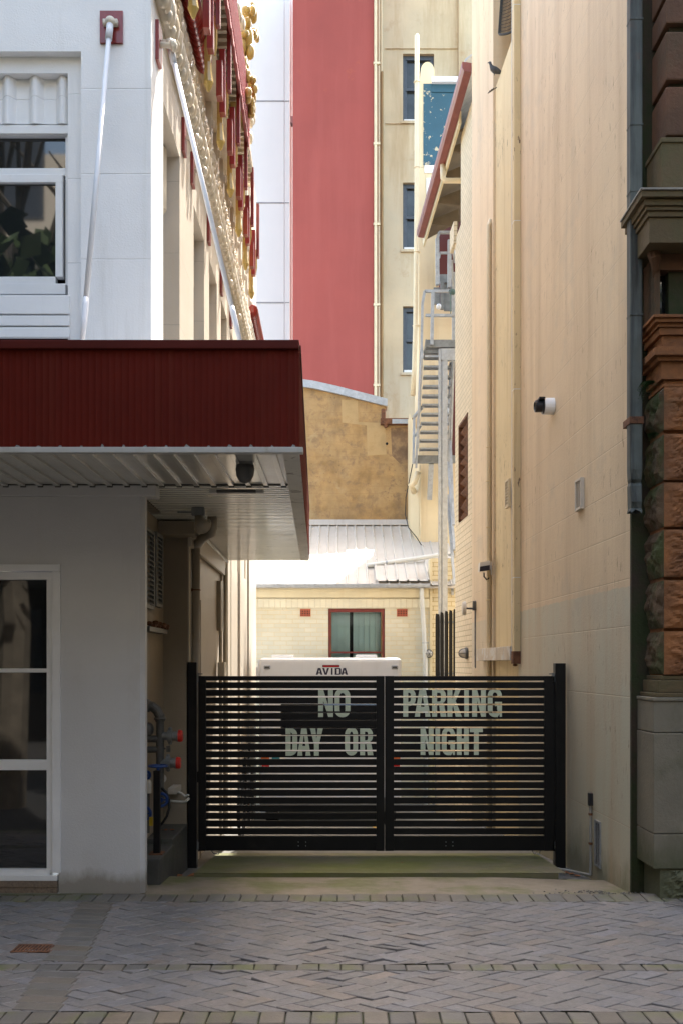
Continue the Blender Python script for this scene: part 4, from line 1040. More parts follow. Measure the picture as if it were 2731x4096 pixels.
for (da, db) in ((DH - 0.16, DR2),):
    r0 = [bm.verts.new((x, da, roofz(da) + h)) for x, h in xs]; r1 = [bm.verts.new((x, db, roofz(db) + h)) for x, h in xs]
    for i in range(len(xs) - 1): bm.faces.new((r0[i], r0[i + 1], r1[i + 1], r1[i]))
m.prism([(-5.0, DH - 0.12, rz0 - 0.02), (2.35, DH - 0.12, rz0 - 0.02), (2.35, DR2, rz1 - 0.02), (-5.0, DR2, rz1 - 0.02)], (0, 0, -0.04))
roof_o = m.build("roof", roof_m, t)
m = MB(); xx = -5.0 + 0.023
while xx < 1.7:
    m.box(xx - 0.016, xx + 0.016, DH - 0.172, DH - 0.162, rz0 - 0.004, rz0 + 0.026); xx += 0.2035
m.build("rib_end", joint_dark, roof_o)
m = MB(); xx = -5.0 + 0.125
while xx < 1.7:
    for fr_ in (0.32, 0.72):
        d = DH + fr_ * 3.6; m.ell((xx - 0.1, d, roofz(d) + 0.033), (0.012, 0.012, 0.008), 6, 4)
    xx += 0.2035
m.build("screw_head", galv_dark, roof_o)
m = MB(); m.prism([(-5, DR2 - 0.25, roofz(DR2 - .25) + 0.036), (2.3, DR2 - 0.25, roofz(DR2 - .25) + 0.036), (2.3, DR2 - 0.004, rz1 + 0.07), (-5, DR2 - 0.004, rz1 + 0.07)], (0, 0, 0.012)); m.build("flashing", roof_m, roof_o)
# lower overlapping roof corner with a loose pipe
m = MB(); bm = m.bm; xs2 = [(hx(1500) + i * 0.2035 + a, h + 0.07) for i in range(6) for (a, h) in prof]
r0 = [bm.verts.new((x, DH - 0.13, roofz(DH - 0.13) + h)) for x, h in xs2]
r1 = [bm.verts.new((x + 0.0, DH + 0.65 + 0.32 * k / (len(xs2) - 1), roofz(DH + 0.65 + 0.32 * k / (len(xs2) - 1)) + h)) for k, (x, h) in enumerate(xs2)]
for i in range(len(xs2) - 1): bm.faces.new((r0[i], r0[i + 1], r1[i + 1], r1[i]))
m.build("roof_apron", roof_m, t)
t2 = thing("plastic_pipe", "white plastic pipe lying across the house roof sheets", "pipe", W(1590, 2245, 20.3))
pa, pb = W(1468, 2263, 20.35), W(1722, 2226, 20.5)
m = MB(); m.tube([pa, pb, pb + Vector((0.15, 0, 0.03))], 0.048, 14); m.build("pipe", pvc, t2, smooth=False)
m = MB(); c = pa.lerp(pb, 0.3); m.tube([c - Vector((0.02, 0, 0)), c + Vector((0.02, 0, 0.0))], 0.052, 14); m.bar(c + Vector((0, 0, 0.0)), c + Vector((0, 0.0, -0.16)), 0.03, 0.01); m.build("strap", galv, t2)
# downpipe, vents, window
t3 = thing("downpipe", "white round downpipe on the brick house beside the bulkhead lamp", "downpipe", (hx(1700), DH - 0.08, -1.1))
m = MB(); m.tube([(hx(1683), DH - 0.13, hz(2352)), (hx(1683), DH - 0.11, hz(2380)), (hx(1698), DH - 0.08, hz(2640)), (hx(1699), DH - 0.08, -1.1)], 0.043, 14); m.build("pipe", pvc, t3, smooth=True)
m = MB(); m.torus((hx(1694), DH - 0.08, hz(2572)), 0.045, 0.008, 'z'); m.box(hx(1694), hx(1712), DH - 0.085, DH - 0.07, hz(2573), hz(2570)); m.build("clip", galv, t3)
for (a, b) in ((1201, 1243), (1586, 1628)):
    m = MB(); c0, c1 = hx(a), hx(b); z0, z1 = hz(2466), hz(2436)
    m.box(c0, c1, DH - 0.012, DH + 0.001, z0, z0 + 0.018); m.box(c0, c1, DH - 0.012, DH + 0.001, z1 - 0.018, z1)
    for i in range(7): xq = c0 + (c1 - c0 - 0.014) * i / 6; m.box(xq, xq + 0.014, DH - 0.011, DH + 0.001, z0 + 0.018, z1 - 0.018)
    for i in range(1, 4): zq = z0 + (z1 - z0) * i / 4; m.box(c0 + .014, c1 - .014, DH - 0.009, DH + 0.0015, zq - 0.006, zq + 0.006)
    o = m.build("air_brick", terracotta, t)
    m = MB(); m.box(c0 + 0.002, c1 - 0.002, DH - 0.004, DH - 0.001, z0 + 0.002, z1 - 0.002); m.build("vent_hole", joint_dark, o)
m = MB(); fwid = 0.055; y0, y1 = DH + 0.03, DH + 0.12
m.box(wx0 + 0.004, wx0 + fwid, y0, y1, wzb, wzt - 0.004, 0.004); m.box(wx1 - fwid, wx1 - 0.004, y0, y1, wzb, wzt - 0.004, 0.004); m.box(wx0 + fwid, wx1 - fwid, y0, y1, wzt - 0.07, wzt - 0.004, 0.004)
m.box(wx0 + fwid, wx1 - fwid, y0 + 0.01, y1, hz(2613), hz(2606)); m.box(wx0 + fwid, wx1 - fwid, y0, y1, wzb, wzb + 0.06)
wo = m.build("window", maroon, t)
m = MB(); m.box(wx0 + 0.06, wx1 - 0.06, y1 + 0.22, y1 + 0.24, wzb, wzt); m.build("window_back", shop_dark, wo)
m = MB(); xa, xb = wx0 + fwid, wx1 - fwid
gm = bpy.data.materials.new("clear house glass"); gm.use_nodes = True; gnt = gm.node_tree
for n_ in list(gnt.nodes): gnt.nodes.remove(n_)
o_ = gnt.nodes.new('ShaderNodeOutputMaterial'); mx = gnt.nodes.new('ShaderNodeMixShader'); tb = gnt.nodes.new('ShaderNodeBsdfTransparent'); gl = gnt.nodes.new('ShaderNodeBsdfGlossy')
tb.inputs[0].default_value = (0.93, 0.97, 0.96, 1); gl.inputs['Roughness'].default_value = 0.03; fz_ = gnt.nodes.new('ShaderNodeFresnel'); fz_.inputs[0].default_value = 1.5
gnt.links.new(fz_.outputs[0], mx.inputs[0]); gnt.links.new(tb.outputs[0], mx.inputs[1]); gnt.links.new(gl.outputs[0], mx.inputs[2]); gnt.links.new(mx.outputs[0], o_.inputs[0])
m.box(xa, xb, y0 + 0.04, y0 + 0.045, wzb + 0.06, wzt - 0.07); m.build("pane", gm, wo)
m = MB()
for (a, b) in ((1326, 1355), (1352, 1376), (1374, 1400), (1412, 1436), (1434, 1458), (1456, 1480), (1478, 1502), (1500, 1524)):
    m.prism([(hx(a), y1 + 0.03, wzb), (hx(b) - 0.01, y1 + 0.105, wzb), (hx(b) - 0.01, y1 + 0.108, wzb), (hx(a), y1 + 0.033, wzb)], (0, 0, wzt - wzb))
m.build("vertical_blind", blind_m, wo)
def bulkhead(label, c, r, f, parent_n):
    t = thing("bulkhead_lamp", label, "lamp", c, "caged bulkhead wall lamps")
    c = Vector(c); n = Vector(parent_n)
    ax = 'x' if abs(n.x) > 0.5 else 'y'
    sg = n.x if ax == 'x' else n.y
    m = MB(); m.lathe([(r * 1.0, 0), (r * 1.12, sg * r * 0.1), (r * 1.12, sg * r * 0.45), (r, sg * r * 0.5)], c, ax, 18); m.build("base", cast_grey, t)
    m = MB(); m.ell(c + n * r * 0.5, (r * (1.15 if ax == 'x' else 0.93), r * (0.93 if ax == 'x' else 1.15), r * 0.93), 16, 10); m.build("glass", lens_clear, t, smooth=True)
    m = MB()
    for k in range(3):
        a0 = k * math.pi / 3; pts = []
        for i in range(11):
            b = -math.pi / 2 + math.pi * i / 10
            rad = r * 1.02 * math.sin(b); hh = r * 0.5 + r * 1.2 * math.cos(b)
            u = Vector((0, math.cos(a0), math.sin(a0))) if ax == 'x' else Vector((math.cos(a0), 0, math.sin(a0)))
            pts.append(c + u * rad + n * hh)
        m.tube(pts, r * 0.06, 6)
    m.build("cage", cast_grey, t)
    return t
bulkhead("bulkhead lamp on the brick house beside the white downpipe", (hx(1712), DH - 0.04, hz(2615)), 0.075, None, (0, -1, 0))

# ------------------------------------------------------------------ ochre gable wall, towers
DT = 23.25
t = thing("gable_wall", "weathered ochre rendered wall with grey curved coping above the house roof", "wall", (PX(1380, DT), DT, 0))
def tx(p): return PX(p, DT)
def tz(p): return PZ(p, DT)
top = [(900, 1500), (1201, 1541), (1253, 1546), (1343, 1566), (1440, 1590), (1542, 1616), (1542, 1690), (1665, 1692), (1800, 1692)]
m = MB(); m.prism([(tx(a), DT, tz(b)) for a, b in top] + [(tx(1800), DT, 0), (tx(900), DT, 0)], (0, 0.35, 0)); m.build("wall", tan_m, t)
cpt = [(900, 1478), (1201, 1519), (1253, 1526), (1343, 1546), (1440, 1571), (1548, 1598)]
m = MB(); m.prism([(tx(a), DT - 0.08, tz(b)) for a, b in cpt] + [(tx(a), DT - 0.08, tz(b + 30)) for a, b in cpt[::-1]], (0, 0.5, 0)); m.build("coping", galv, t)
m = MB(); m.box(tx(1520), tx(1660), DT - 0.15, DT - 0.001, tz(1702), tz(1678), 0.01); m.tube([(tx(1532), DT - 0.08, tz(1640)), (tx(1532), DT - 0.08, tz(1690)), (tx(1545), DT - 0.09, tz(1712))], 0.05, 10); m.build("gutter", rust, t)
m = MB(); m.box(tx(1566), tx(1640), DT - 0.165, DT - 0.151, tz(1701), tz(1683)); m.build("gutter_patch", galv, t)
m = MB(); m.lathe([(0.03, -0.02), (0.03, 0.0)], (tx(1546), DT - 0.002, tz(1775)), 'y', 10); m.build("pipe_hole", joint_dark, t)
for (poly, mt) in (([(1366, 1598), (1430, 1603), (1432, 1688), (1540, 1692), (1544, 1818), (1468, 1822), (1466, 1702), (1368, 1690)], M("pale render patch", (0.44, 0.30, 0.14), 0.85, var=0.15, vs=3, bump=0.5, bs=16, moss=((0.33, 0.21, 0.09), 0.7, 0.5, 0.65, 3.0))), ([(1562, 1712), (1646, 1708), (1648, 1850), (1600, 1856), (1566, 1822)], M("dark render patch", (0.20, 0.125, 0.07), 0.9, var=0.3, vs=4, bump=0.5, bs=16, moss=((0.34, 0.22, 0.10), 0.7, 0.5, 0.62, 4.0)))):
    m = MB(); m.prism([(tx(a), DT - 0.004, tz(b)) for a, b in poly], (0, 0.0035, 0)); m.build("render_patch", mt, t)
TH = 30.0
t = thing("red_tower", "tall plain red rendered tower wall rising behind the roofs", "building", (PX(1335, 36), 36, 0))
m = MB(); m.box(PX(1172, 36), PX(1496, 36), 36, 42, -1, TH); m.build("wall", red_tower_m, t)
m = MB(); m.box(PX(1163, 36), PX(1172, 36), 36.02, 36.3, PZ(490, 36), PZ(463, 36)); m.build("stub", maroon_gutter, t)
t = thing("white_tower", "tall white panelled tower between ornate wall and red tower", "building", (PX(1080, 42), 42, 0))
m = MB(); m.box(-14, PX(1137, 42), 42, 50, -1, TH + 3); m.box(PX(1138, 42), PX(1160, 42), 42.02, 50, -1, TH + 3); m.build("wall", white_tower_m, t)
m = MB(); m.box(PX(1161, 42), PX(1172, 42), 42.3, 50, -1, TH + 3); m.build("edge_strip", white_tower_m, t)
m = MB()
for py in (-400, 5 - 10, 404, 811, 1210, 1610):
    m.box(-14, PX(1137, 42), 41.985, 41.999, PZ(py + 3, 42), PZ(py - 2, 42)); m.box(PX(1140, 42), PX(1158, 42), 42.0, 42.018, PZ(py + 1, 42), PZ(py - 2, 42))
m.build("panel_joint", joint_grey, t)
DC = 38.0
def cx_(p): return PX(p, DC)
def cz_(p): return PZ(p, DC)
t = thing("cream_tower", "stained cream tower with dark sash windows behind the pale pipe", "building", (cx_(1700), DC, 0))
m = MB(); X0, X1, X2 = cx_(1497), cx_(1610), cx_(1734)
wr = [(215, 485), (730, 998), (1225, 1490), (1735, 2000)]
zprev = TH
m.box(X0, X1, DC, DC + 6, -1, TH); m.box(X2, cx_(2100), DC, DC + 6, -1, TH)
for (a, b) in wr:
    m.box(X1, X2, DC, DC + 6, cz_(a), zprev); zprev = cz_(b)
m.box(X1, X2, DC, DC + 6, -1, zprev)
m.box(cx_(1828), cx_(2100), DC - 0.35, DC - 0.001, -1, TH)
for py in (193, 493): m.box(cx_(1540), cx_(1827), DC - 0.05, DC - 0.002, cz_(py + 4), cz_(py), 0.01)
for (a, b) in wr: m.box(X1 - 0.08, X2 + 0.08, DC - 0.08, DC - 0.002, cz_(b + 12), cz_(b + 1), 0.01)
m.build("wall", cream_tower_m, t)
for (a, b) in wr:
    z1, z0 = cz_(a), cz_(b); zm = (z0 + z1) / 2
    m = MB(); w = 0.11
    m.box(X1 + 0.002, X1 + w, DC + 0.14, DC + 0.3, z0 + 0.002, z1 - 0.002); m.box(X2 - w, X2 - 0.002, DC + 0.14, DC + 0.3, z0 + 0.002, z1 - 0.002); m.box(X1 + w, X2 - w, DC + 0.14, DC + 0.3, z1 - 0.16, z1 - 0.002); m.box(X1 + w, X2 - w, DC + 0.14, DC + 0.3, z0 + 0.002, z0 + 0.16)
    m.box(X1 + w, X2 - w, DC + 0.13, DC + 0.3, zm - 0.05, zm + 0.05)
    m.box(X1 + w, X1 + w + .05, DC + 0.17, DC + 0.3, z0, z1); m.box(X2 - w - .05, X2 - w, DC + 0.17, DC + 0.3, z0, z1)
    o = m.build("sash_window", sash_grey, t)
    m = MB(); m.box(X1 + w, X2 - w, DC + 0.25, DC + 0.27, z0 + 0.1, z1 - 0.1); m.build("pane", sky_glass, o)
    m = MB(); m.box(X1 + 0.05, X2 - 0.05, DC + 0.08, DC + 0.139, z0 + 0.002, z0 + 0.12); m.build("sill", white_metal, o)
m = MB()
for (pxx, dd, r) in ((1501, 35.9, 0.055), (1513, 37.8, 0.05), (1524, 37.85, 0.045)):
    m.tube([(PX(pxx, dd), dd, -1), (PX(pxx, dd), dd, TH)], r, 8)
for k in range(9):
    m.box(PX(1499, 35.9) - 0.06, PX(1519, 35.9), 35.85, 35.95, 3 + k * 2.9, 3.08 + k * 2.9)
m.build("service_pipe", pvc_cream, t)
m = MB(); m.tube([(PX(1527, 37.8), 37.8, PZ(1600, 38)), (PX(1527, 37.8), 37.8, PZ(300, 38))], 0.05, 8); m.build("rusty_pipe", M("brown pipe", (0.33, 0.22, 0.10), 0.7, var=0.2, vs=1.0), t)

# ------------------------------------------------------------------ cream annex with blue panel, and its pipe
DX = 21.9
def ax_(p): return PX(p, DX)
def az_(p): return PZ(p, DX)
t = thing("annex_tower", "narrow cream rendered annex with peeling blue panel near its top", "building", (ax_(1730), DX, az_(2205)))
m = MB()
m.prism([(ax_(1674), DX, az_(2205)), (2.9, DX, az_(2205)), (2.9, DX + 1.2, az_(2205)), (ax_(1674), DX + 1.2, az_(2205))], (0, 0, az_(670) - az_(2205)))
m.prism([(ax_(1644), DX + 0.5, az_(2090)), (ax_(1673.5), DX + 0.01, az_(2200)), (ax_(1673.5), DX + 1.19, az_(2200)), (ax_(1644), DX + 1.19, az_(2090))], (0, 0, az_(1690) - az_(2150)))
m.box(ax_(1690), 2.9, DX + 0.02, DX + 1.2, az_(672), az_(340))
# rounded finial block
arcp = [(ax_(1708) + (ax_(1735) - ax_(1708)) * math.cos(a), DX + 0.0, az_(285) + (az_(247) - az_(285)) * math.sin(a)) for a in [math.pi * i / 12 for i in range(13)]]
m.prism(arcp + [(ax_(1681), DX, az_(400)), (ax_(1735), DX, az_(400))], (0, 0.45, 0))
m.prism([(ax_(1680), DX - 0.0, az_(400)), (ax_(1692), DX, az_(400)), (ax_(1692), DX, az_(669)), (ax_(1680), DX, az_(669))], (0, 0.4, 0))
m.build("wall", annex_m, t)
m = MB(); m.box(ax_(1691), 2.85, DX - 0.012, DX + 0.019, az_(660), az_(336)); m.build("blue_panel", blue_peel, t)
m = MB(); m.box(ax_(1724), 2.9, DX - 0.03, DX - 0.013, az_(371), az_(342)); m.build("blue_fascia", M("blue fascia", (0.016, 0.075, 0.115), 0.5, var=0.1), t)
m = MB(); m.box(ax_(1723), 2.9, DX - 0.14, DX - 0.031, az_(341), az_(319), 0.02); m.build("capping", rail_white, t)
m = MB(); m.box(ax_(1695), ax_(1741), DX - 0.02, DX - 0.001, az_(693), az_(662), 0.01); m.box(ax_(1703), ax_(1728), DX - 0.05, DX - 0.001, az_(880), az_(716), 0.01); m.build("patch", white_paint, t)
m = MB(); m.box(ax_(1699), ax_(1702), DX - 0.01, DX - 0.0005, az_(930), az_(700)); m.box(ax_(1738), ax_(1742), DX - 0.06, DX - 0.001, az_(1160), az_(905)); m.build("trim", pvc_cream, t)
t = thing("vent_pipe", "tall cream pipe with broken foot beside the annex corner", "pipe", W(1663, 1590, 21.7))
m = MB(); m.tube([W(1650, 1582, 21.6), W(1655, 1480, 21.6), W(1660, 1300, 21.6), W(1665, 800, 21.6), W(1666, 142, 21.6), W(1666, 138, 21.6)], [0.056, 0.05, 0.05, 0.05, 0.05, 0.028], 14); m.build("pipe", pvc_cream, t, smooth=True)
m = MB()
for py in (328, 670, 1008, 1303): m.torus(W(1665, py, 21.6), 0.057, 0.012, 'z', n=12); m.bar(W(1650 if py == 1303 else 1665, py, 21.6), W(1678, py, 21.8), 0.02, 0.02)
m.build("clip", pvc_cream, t)
t = thing("vent_pipe", "short bent cream pipe stub below the stair platform", "pipe", W(1660, 1920, 21.7))
m = MB(); m.tube([W(1672, 1888, 21.7), W(1655, 1930, 21.7), W(1642, 1942, 21.75), W(1655, 1968, 21.95)], 0.066, 12); m.build("pipe", pvc_cream, t, smooth=True)
t = thing("conduit", "thin cream conduit down the annex corner", "conduit", W(1676, 2200, 21.8))
m = MB(); m.tube([W(1678, 1860, 21.86), W(1680, 2100, 21.86), W(1678, 2200, 21.86), W(1760, 2208, 21.86)], 0.016, 6); m.build("pipe", pvc_cream, t)
t = thing("cable", "dark loose cable hanging before the ochre wall", "cable", W(1640, 2100, 21.7))
m = MB(); m.tube([W(1652, 1840, 21.7), W(1640, 1900, 21.8), W(1622, 1990, 22.0), W(1620, 2060, 22.0), W(1632, 2110, 21.8), W(1665, 2150, 21.6), W(1682, 2178, 21.6), W(1700, 2192, 21.7), W(1752, 2203, 21.8)], 0.010, 6); m.build("wire", rubber, t)

# ------------------------------------------------------------------ steel fire stair
t = thing("fire_stair", "galvanised steel fire stair with open treads and tall post", "stair", W(1770, 2440, 19.5))
GS = 18.9
m = MB()
for (a, b) in ((1753, 1762), (1767, 1788)): m.box(PX(a, GS), PX(b, GS), GS, GS + 0.1, -0.9, PZ(1395, GS))
m.box(PX(1762, GS), PX(1767, GS), GS + 0.03, GS + 0.07, -0.9, PZ(1395, GS)); m.box(PX(1763, GS), PX(1840, GS), GS - 0.006, GS + 0.094, PZ(1440, GS), PZ(1394, GS)); m.build("post", galv, t)
m = MB(); m.box(PX(1704, GS), PX(1850, GS), GS + 0.05, GS + 0.1, PZ(1385, GS), PZ(1355, GS)); m.prism([W(1694, 1404, GS), W(1704, 1385, GS), W(1704, 1355, GS), W(1700, 1358, GS)], (0, 0.06, 0))
m.prism([(PX(1694, GS), GS + 0.1, PZ(1405, GS)), (PX(1850, GS), GS + 0.1, PZ(1405, GS)), (PX(1850, GS), GS + 0.15, PZ(1405, GS)), (PX(1694, GS), GS + 0.15, PZ(1405, GS))], (0, 0, 0.05))
m.box(PX(1706, GS), PX(1850, GS), GS + 0.11, GS + 1.0, PZ(1372, GS), PZ(1368, GS)); m.build("platform", galv_dark, t)
nT = 11; d0, d1 = 19.0, 20.9
tr_z0, tr_z1 = PZ(1421, 19.0), PZ(1790, 20.9)
for i in range(nT):
    f = i / (nT - 1); d = d0 + (d1 - d0) * f; z = tr_z0 + (tr_z1 - tr_z0) * f
    xl = PX(1697 - 21 * f, d); xr = PX(1806 - 14 * f, d)
    m = MB(); m.box(xl, xr, d, d + 0.2, z - 0.012, z); m.box(xl, xr, d, d + 0.012, z - 0.035, z - 0.012); m.box(xl, xr, d + 0.188, d + 0.2, z - 0.035, z - 0.012)
    for q in range(22): xq = xl + (xr - xl) * (q + 0.5) / 22; m.box(xq - 0.004, xq + 0.004, d + 0.012, d + 0.188, z - 0.04, z - 0.012)
    m.build("tread", galv, t)
for s, (pa_, pb_) in enumerate((((1691, 1400), (1667, 1850)), ((1810, 1410), (1796, 1850)))):
    m = MB(); a = W(pa_[0], pa_[1], d0 - 0.02); b = W(pb_[0], pb_[1], d1 + 0.2)
    m.prism([a + Vector((0, 0, 0.07)), a - Vector((0, 0, 0.16)), b - Vector((0, 0, 0.12)), b + Vector((0, 0, 0.12))], (0.035 if s else -0.04, 0, 0)); m.build("stringer", galv, t)
m = MB(); m.box(PX(1660, 21.1), PX(1830, 21.1), 21.0, 21.05, PZ(1855, 21.1), PZ(1825, 21.1)); m.box(PX(1660, 21.1), PX(1830, 21.1), 21.05, 21.7, PZ(1828, 21.1) - 0.02, PZ(1828, 21.1)); m.build("landing", galv_dark, t)
m = MB(); m.bar(W(1723, 1852, 21.2), W(1716, 1995, 21.75), 0.10, 0.10, (0, 1, 0)); m.build("bracket", galv, t)
hr = MB()
def rl_(p, q, d, d2=None, w=0.05): hr.bar(W(p[0], p[1], d), W(q[0], q[1], d2 or d), w, w)
# lower handrails
rl_((1697, 1165), (1800, 1165), 19.0); rl_((1697, 1165), (1688, 1212), 19.0); rl_((1688, 1212), (1684, 1400), 19.0, None, 0.045); rl_((1729, 1168), (1725, 1380), 18.92, None, 0.06); rl_((1700, 1262), (1818, 1262), 19.0)
rl_((1684, 1400), (1676, 1600), 19.1, 20.0, 0.06); rl_((1676, 1600), (1668, 1790), 20.0, 20.9, 0.05)
rl_((1655, 1668), (1652, 1855), 20.9, None, 0.05); rl_((1655, 1668), (1690, 1625), 20.9, 20.0); rl_((1658, 1745), (1684, 1700), 20.9, 20.2, 0.03)
rl_((1806, 1430), (1790, 1860), 19.2, 21.0, 0.035); rl_((1800, 1450), (1788, 1700), 19.3, 20.6, 0.03)
rl_((1798, 1730), (1812, 2100), 20.6, 19.6, 0.05); rl_((1790, 1850), (1815, 2200), 20.6, 19.5, 0.05); rl_((1795, 1740), (1796, 1945), 20.6, None, 0.06); rl_((1787, 1980), (1816, 2340), 20.2, 19.3, 0.05); rl_((1806, 1990), (1808, 2380), 20.0, 19.6, 0.05); rl_((1790, 2220), (1815, 2220), 19.8)
# upper flight rails
rl_((1755, 930), (1802, 930), 19.2); rl_((1755, 930), (1747, 955), 19.2); rl_((1747, 955), (1748, 1140), 19.2, None, 0.07); rl_((1796, 960), (1795, 1150), 19.2, None, 0.07); rl_((1802, 930), (1818, 1050), 19.2, 19.6, 0.05); rl_((1757, 1012), (1797, 1012), 19.2, None, 0.04); rl_((1757, 1012), (1754, 1032), 19.2, None, 0.04); rl_((1805, 1040), (1812, 1200), 19.25, 19.4, 0.04)
rl_((1812, 1090), (1812, 1360), 19.4, None, 0.06)
hr.build("handrail", galv, t)
m = MB(); m.box(PX(1757, 19.6), PX(1797, 19.6), 19.6, 19.65, PZ(1130, 19.6), PZ(1097, 19.6)); m.box(PX(1733, 19.6), PX(1758, 19.6), 19.62, 19.66, PZ(1215, 19.6), PZ(1148, 19.6)); m.box(PX(1759, 19.6), PX(1773, 19.6), 19.55, 19.6, PZ(1240, 19.6), PZ(1128, 19.6)); m.box(PX(1775, 19.6), PX(1808, 19.6), 19.66, 19.7, PZ(1238, 19.6), PZ(1130, 19.6)); m.build("hanger_plate", galv_dark, t)
m = MB(); c = W(1753, 1226, 19.5); m.ell(c, (0.05, 0.06, 0.055), 10, 8); m.build("lamp_globe", rail_white, t, smooth=True)
m = MB()
rg = random.Random(9); c = W(1808, 1168, 18.95)
for q in range(12): m.torus(c + Vector((rg.uniform(-.05, .03), 0, rg.uniform(-.02, .02))), 0.035, 0.008, rg.choice('xy'), n=10, seg=5)
m.tube([W(1799, 1170, 18.95), W(1800, 1255, 18.95)], 0.008, 5); m.build("rope_tie", M("green rope", (0.10, 0.16, 0.14), 0.8), t)

# ------------------------------------------------------------------ cream side building on the right
t = rb = thing("side_building", "tall peach cream rendered building along the right of the alley", "building", (4.0, 10, 0))
HT = 13.5
d_a, d_pipe, d_rec, d_end = 7.647, DR(2075), DR(1970), DR(1885)
m = MB()
zo0, zo1 = 1.7 + 7.55, 1.7 + 9.8
m.hexa(FR, -3.5, 0.0, d_a, d_pipe + 0.05, -0.8, HT)
m.hexa(FR, -3.5, 0.0, d_rec, d_end, -0.9, HT)
m.build("wall", right_wall_m, t)
m = MB()
m.hexa(FR, -3.5, -0.03, d_pipe + 0.05, d_rec, -0.9, zo0); m.hexa(FR, -3.5, -0.03, d_pipe + 0.05, d_rec, zo1, HT); m.hexa(FR, -3.5, -0.55, d_pipe + 0.05, d_rec, zo0, zo1)
m.build("recessed_wall", recess_m, t)
m = MB(); m.hexa(FR, -0.03, 0.0, d_a - 0.012, d_a - 0.001, -0.2, HT)
m.hexa(FR, -3.5, -0.03, d_a - 0.01, d_a - 0.001, -0.2, HT)
m.build("front_edge", right_wall_m, t)
m = MB(); m.hexa(FR, 0.0, 0.075, d_pipe - 0.06, d_pipe + 0.05, PZ(2640, d_pipe), HT - 0.2, 0.006)
o = m.build("box_pipe", recess_m, t)
m = MB()
for py in (30, 890, 1560, 2310):
    if True: m.hexa(FR, 0.0, 0.078, d_pipe - 0.063, d_pipe + 0.053, PZ(py + 3, d_pipe), PZ(py, d_pipe))
m.hexa(FR, 0.002, 0.080, d_pipe + 0.051, d_pipe + 0.058, PZ(2630, d_pipe), HT - 0.2)
m.build("pipe_seam", pvc, o)
m = MB(); m.hexa(FR, 0.0, 0.085, d_pipe - 0.065, d_pipe + 0.055, PZ(2655, d_pipe), PZ(2605, d_pipe), 0.004); m.ell(FR(0.05, d_pipe, PZ(2660, d_pipe)), (0.03, 0.04, 0.015), 8, 6); m.build("rusted_shoe", rust, o)
d_t0, d_t1 = d_pipe + 0.06, DR(1930)
m = MB(); m.hexa(FR, 0.0, 0.10, d_t0, d_t1, PZ(2642, 12.5), PZ(2590, 12.5), 0.006); m.hexa(FR, 0.002, 0.102, d_t0 + .1, d_t0 + 0.8, PZ(2640, 12.5), PZ(2612, 12.5), 0.003); m.build("trough", M("peeling trough paint", (0.56, 0.47, 0.36), 0.6, var=0.1, vs=5, patch=((0.62, 0.60, 0.56), 5.0, 0.52, 0.56), streak=0.6, scol=(0.25, 0.15, 0.08)), t)
dp = DR(1962)
m = MB(); m.tube([FR(0.03, dp, -0.7), FR(0.03, dp, PZ(905, dp)), FR(0.0, dp, PZ(880, dp))], 0.032, 10)
m.build("round_pipe", pvc_cream, t, smooth=True)
m = MB()
for py in (1790, 1925, 2110, 2400): m.torus(FR(0.03, dp, PZ(py, dp)), 0.034, 0.007, 'z', n=12)
m.build("pipe_clip", rust if False else recess_m, t)
# bird netting in the window opening and a few loose bits
nt_ = MB()
def nf(u, v): 
    d = d_pipe + 0.1 + (d_rec - d_pipe - 0.25) * u
    return Vector(FR(-0.06 + 0.03 * math.sin(u * 9 + v * 5), d, zo0 + 0.35 * (1 - u) ** 2 * 0 + 0.12 + 0.5 * u * u + (zo1 - zo0 - 0.15) * v))
N_ = 34
for i in range(N_ + 1): nt_.tube([nf(i / N_, j / 12) for j in range(13)], 0.0035, 4)
for j in range(50): nt_.tube([nf(i / 10, j / 50) for i in range(11)], 0.0035, 4)
nt_.tube([nf(i / 12, 0) for i in range(13)], 0.014, 6); nt_.tube([nf(1, j / 12) for j in range(13)], 0.016, 6)
tn = nt_.build("bird_netting", net_m); tag(tn, "torn black bird netting in the high window opening", "netting")
tw = MB(); rg = random.Random(4)
for (px_, py) in ((1965, 357), (1958, 362), (1972, 352)): 
    c = W(px_, py, DR(px_, 0.03)); tw.tube([c, c + Vector((-0.03, 0, -0.04)), c + Vector((0.04, 0, 0.01))], 0.006, 5)
o = tw.build("twig_scrap", net_m); tag(o, "dark scrap stuck to the cream wall under the pigeon", "twig")
# pigeon on the sloping sill
dpg = DR(1972, 0.05); pc = Vector(FR(0.03, dpg, zo0)); 
pt = thing("pigeon", "dark pigeon perched on the high sill facing the alley", "pigeon", pc)
m = MB(); 
sp = [(0.18, 0.02, .012), (0.12, 0.045, .03), (0.05, 0.075, .055), (-0.01, 0.10, .068), (-0.06, 0.135, .058), (-0.085, 0.18, .036), (-0.095, 0.215, .028), (-0.105, 0.245, .032), (-0.125, 0.255, .024), (-0.145, 0.25, .008), (-0.165, 0.243, .003)]
m.tube([pc + Vector((a * .62, 0, b * .62)) for a, b, r in sp], [r * .62 for a, b, r in sp], 12); m.box(pc.x + 0.075, pc.x + 0.15, pc.y - 0.016, pc.y + 0.016, pc.z + 0.003, pc.z + 0.013)
for s in (-0.02, 0.02): m.tube([pc + Vector((-0.008, s * .6, 0.03)), pc + Vector((-0.012, s * .6, 0.0))], 0.004, 5)
m.build("body", pigeon_m, pt, smooth=True)
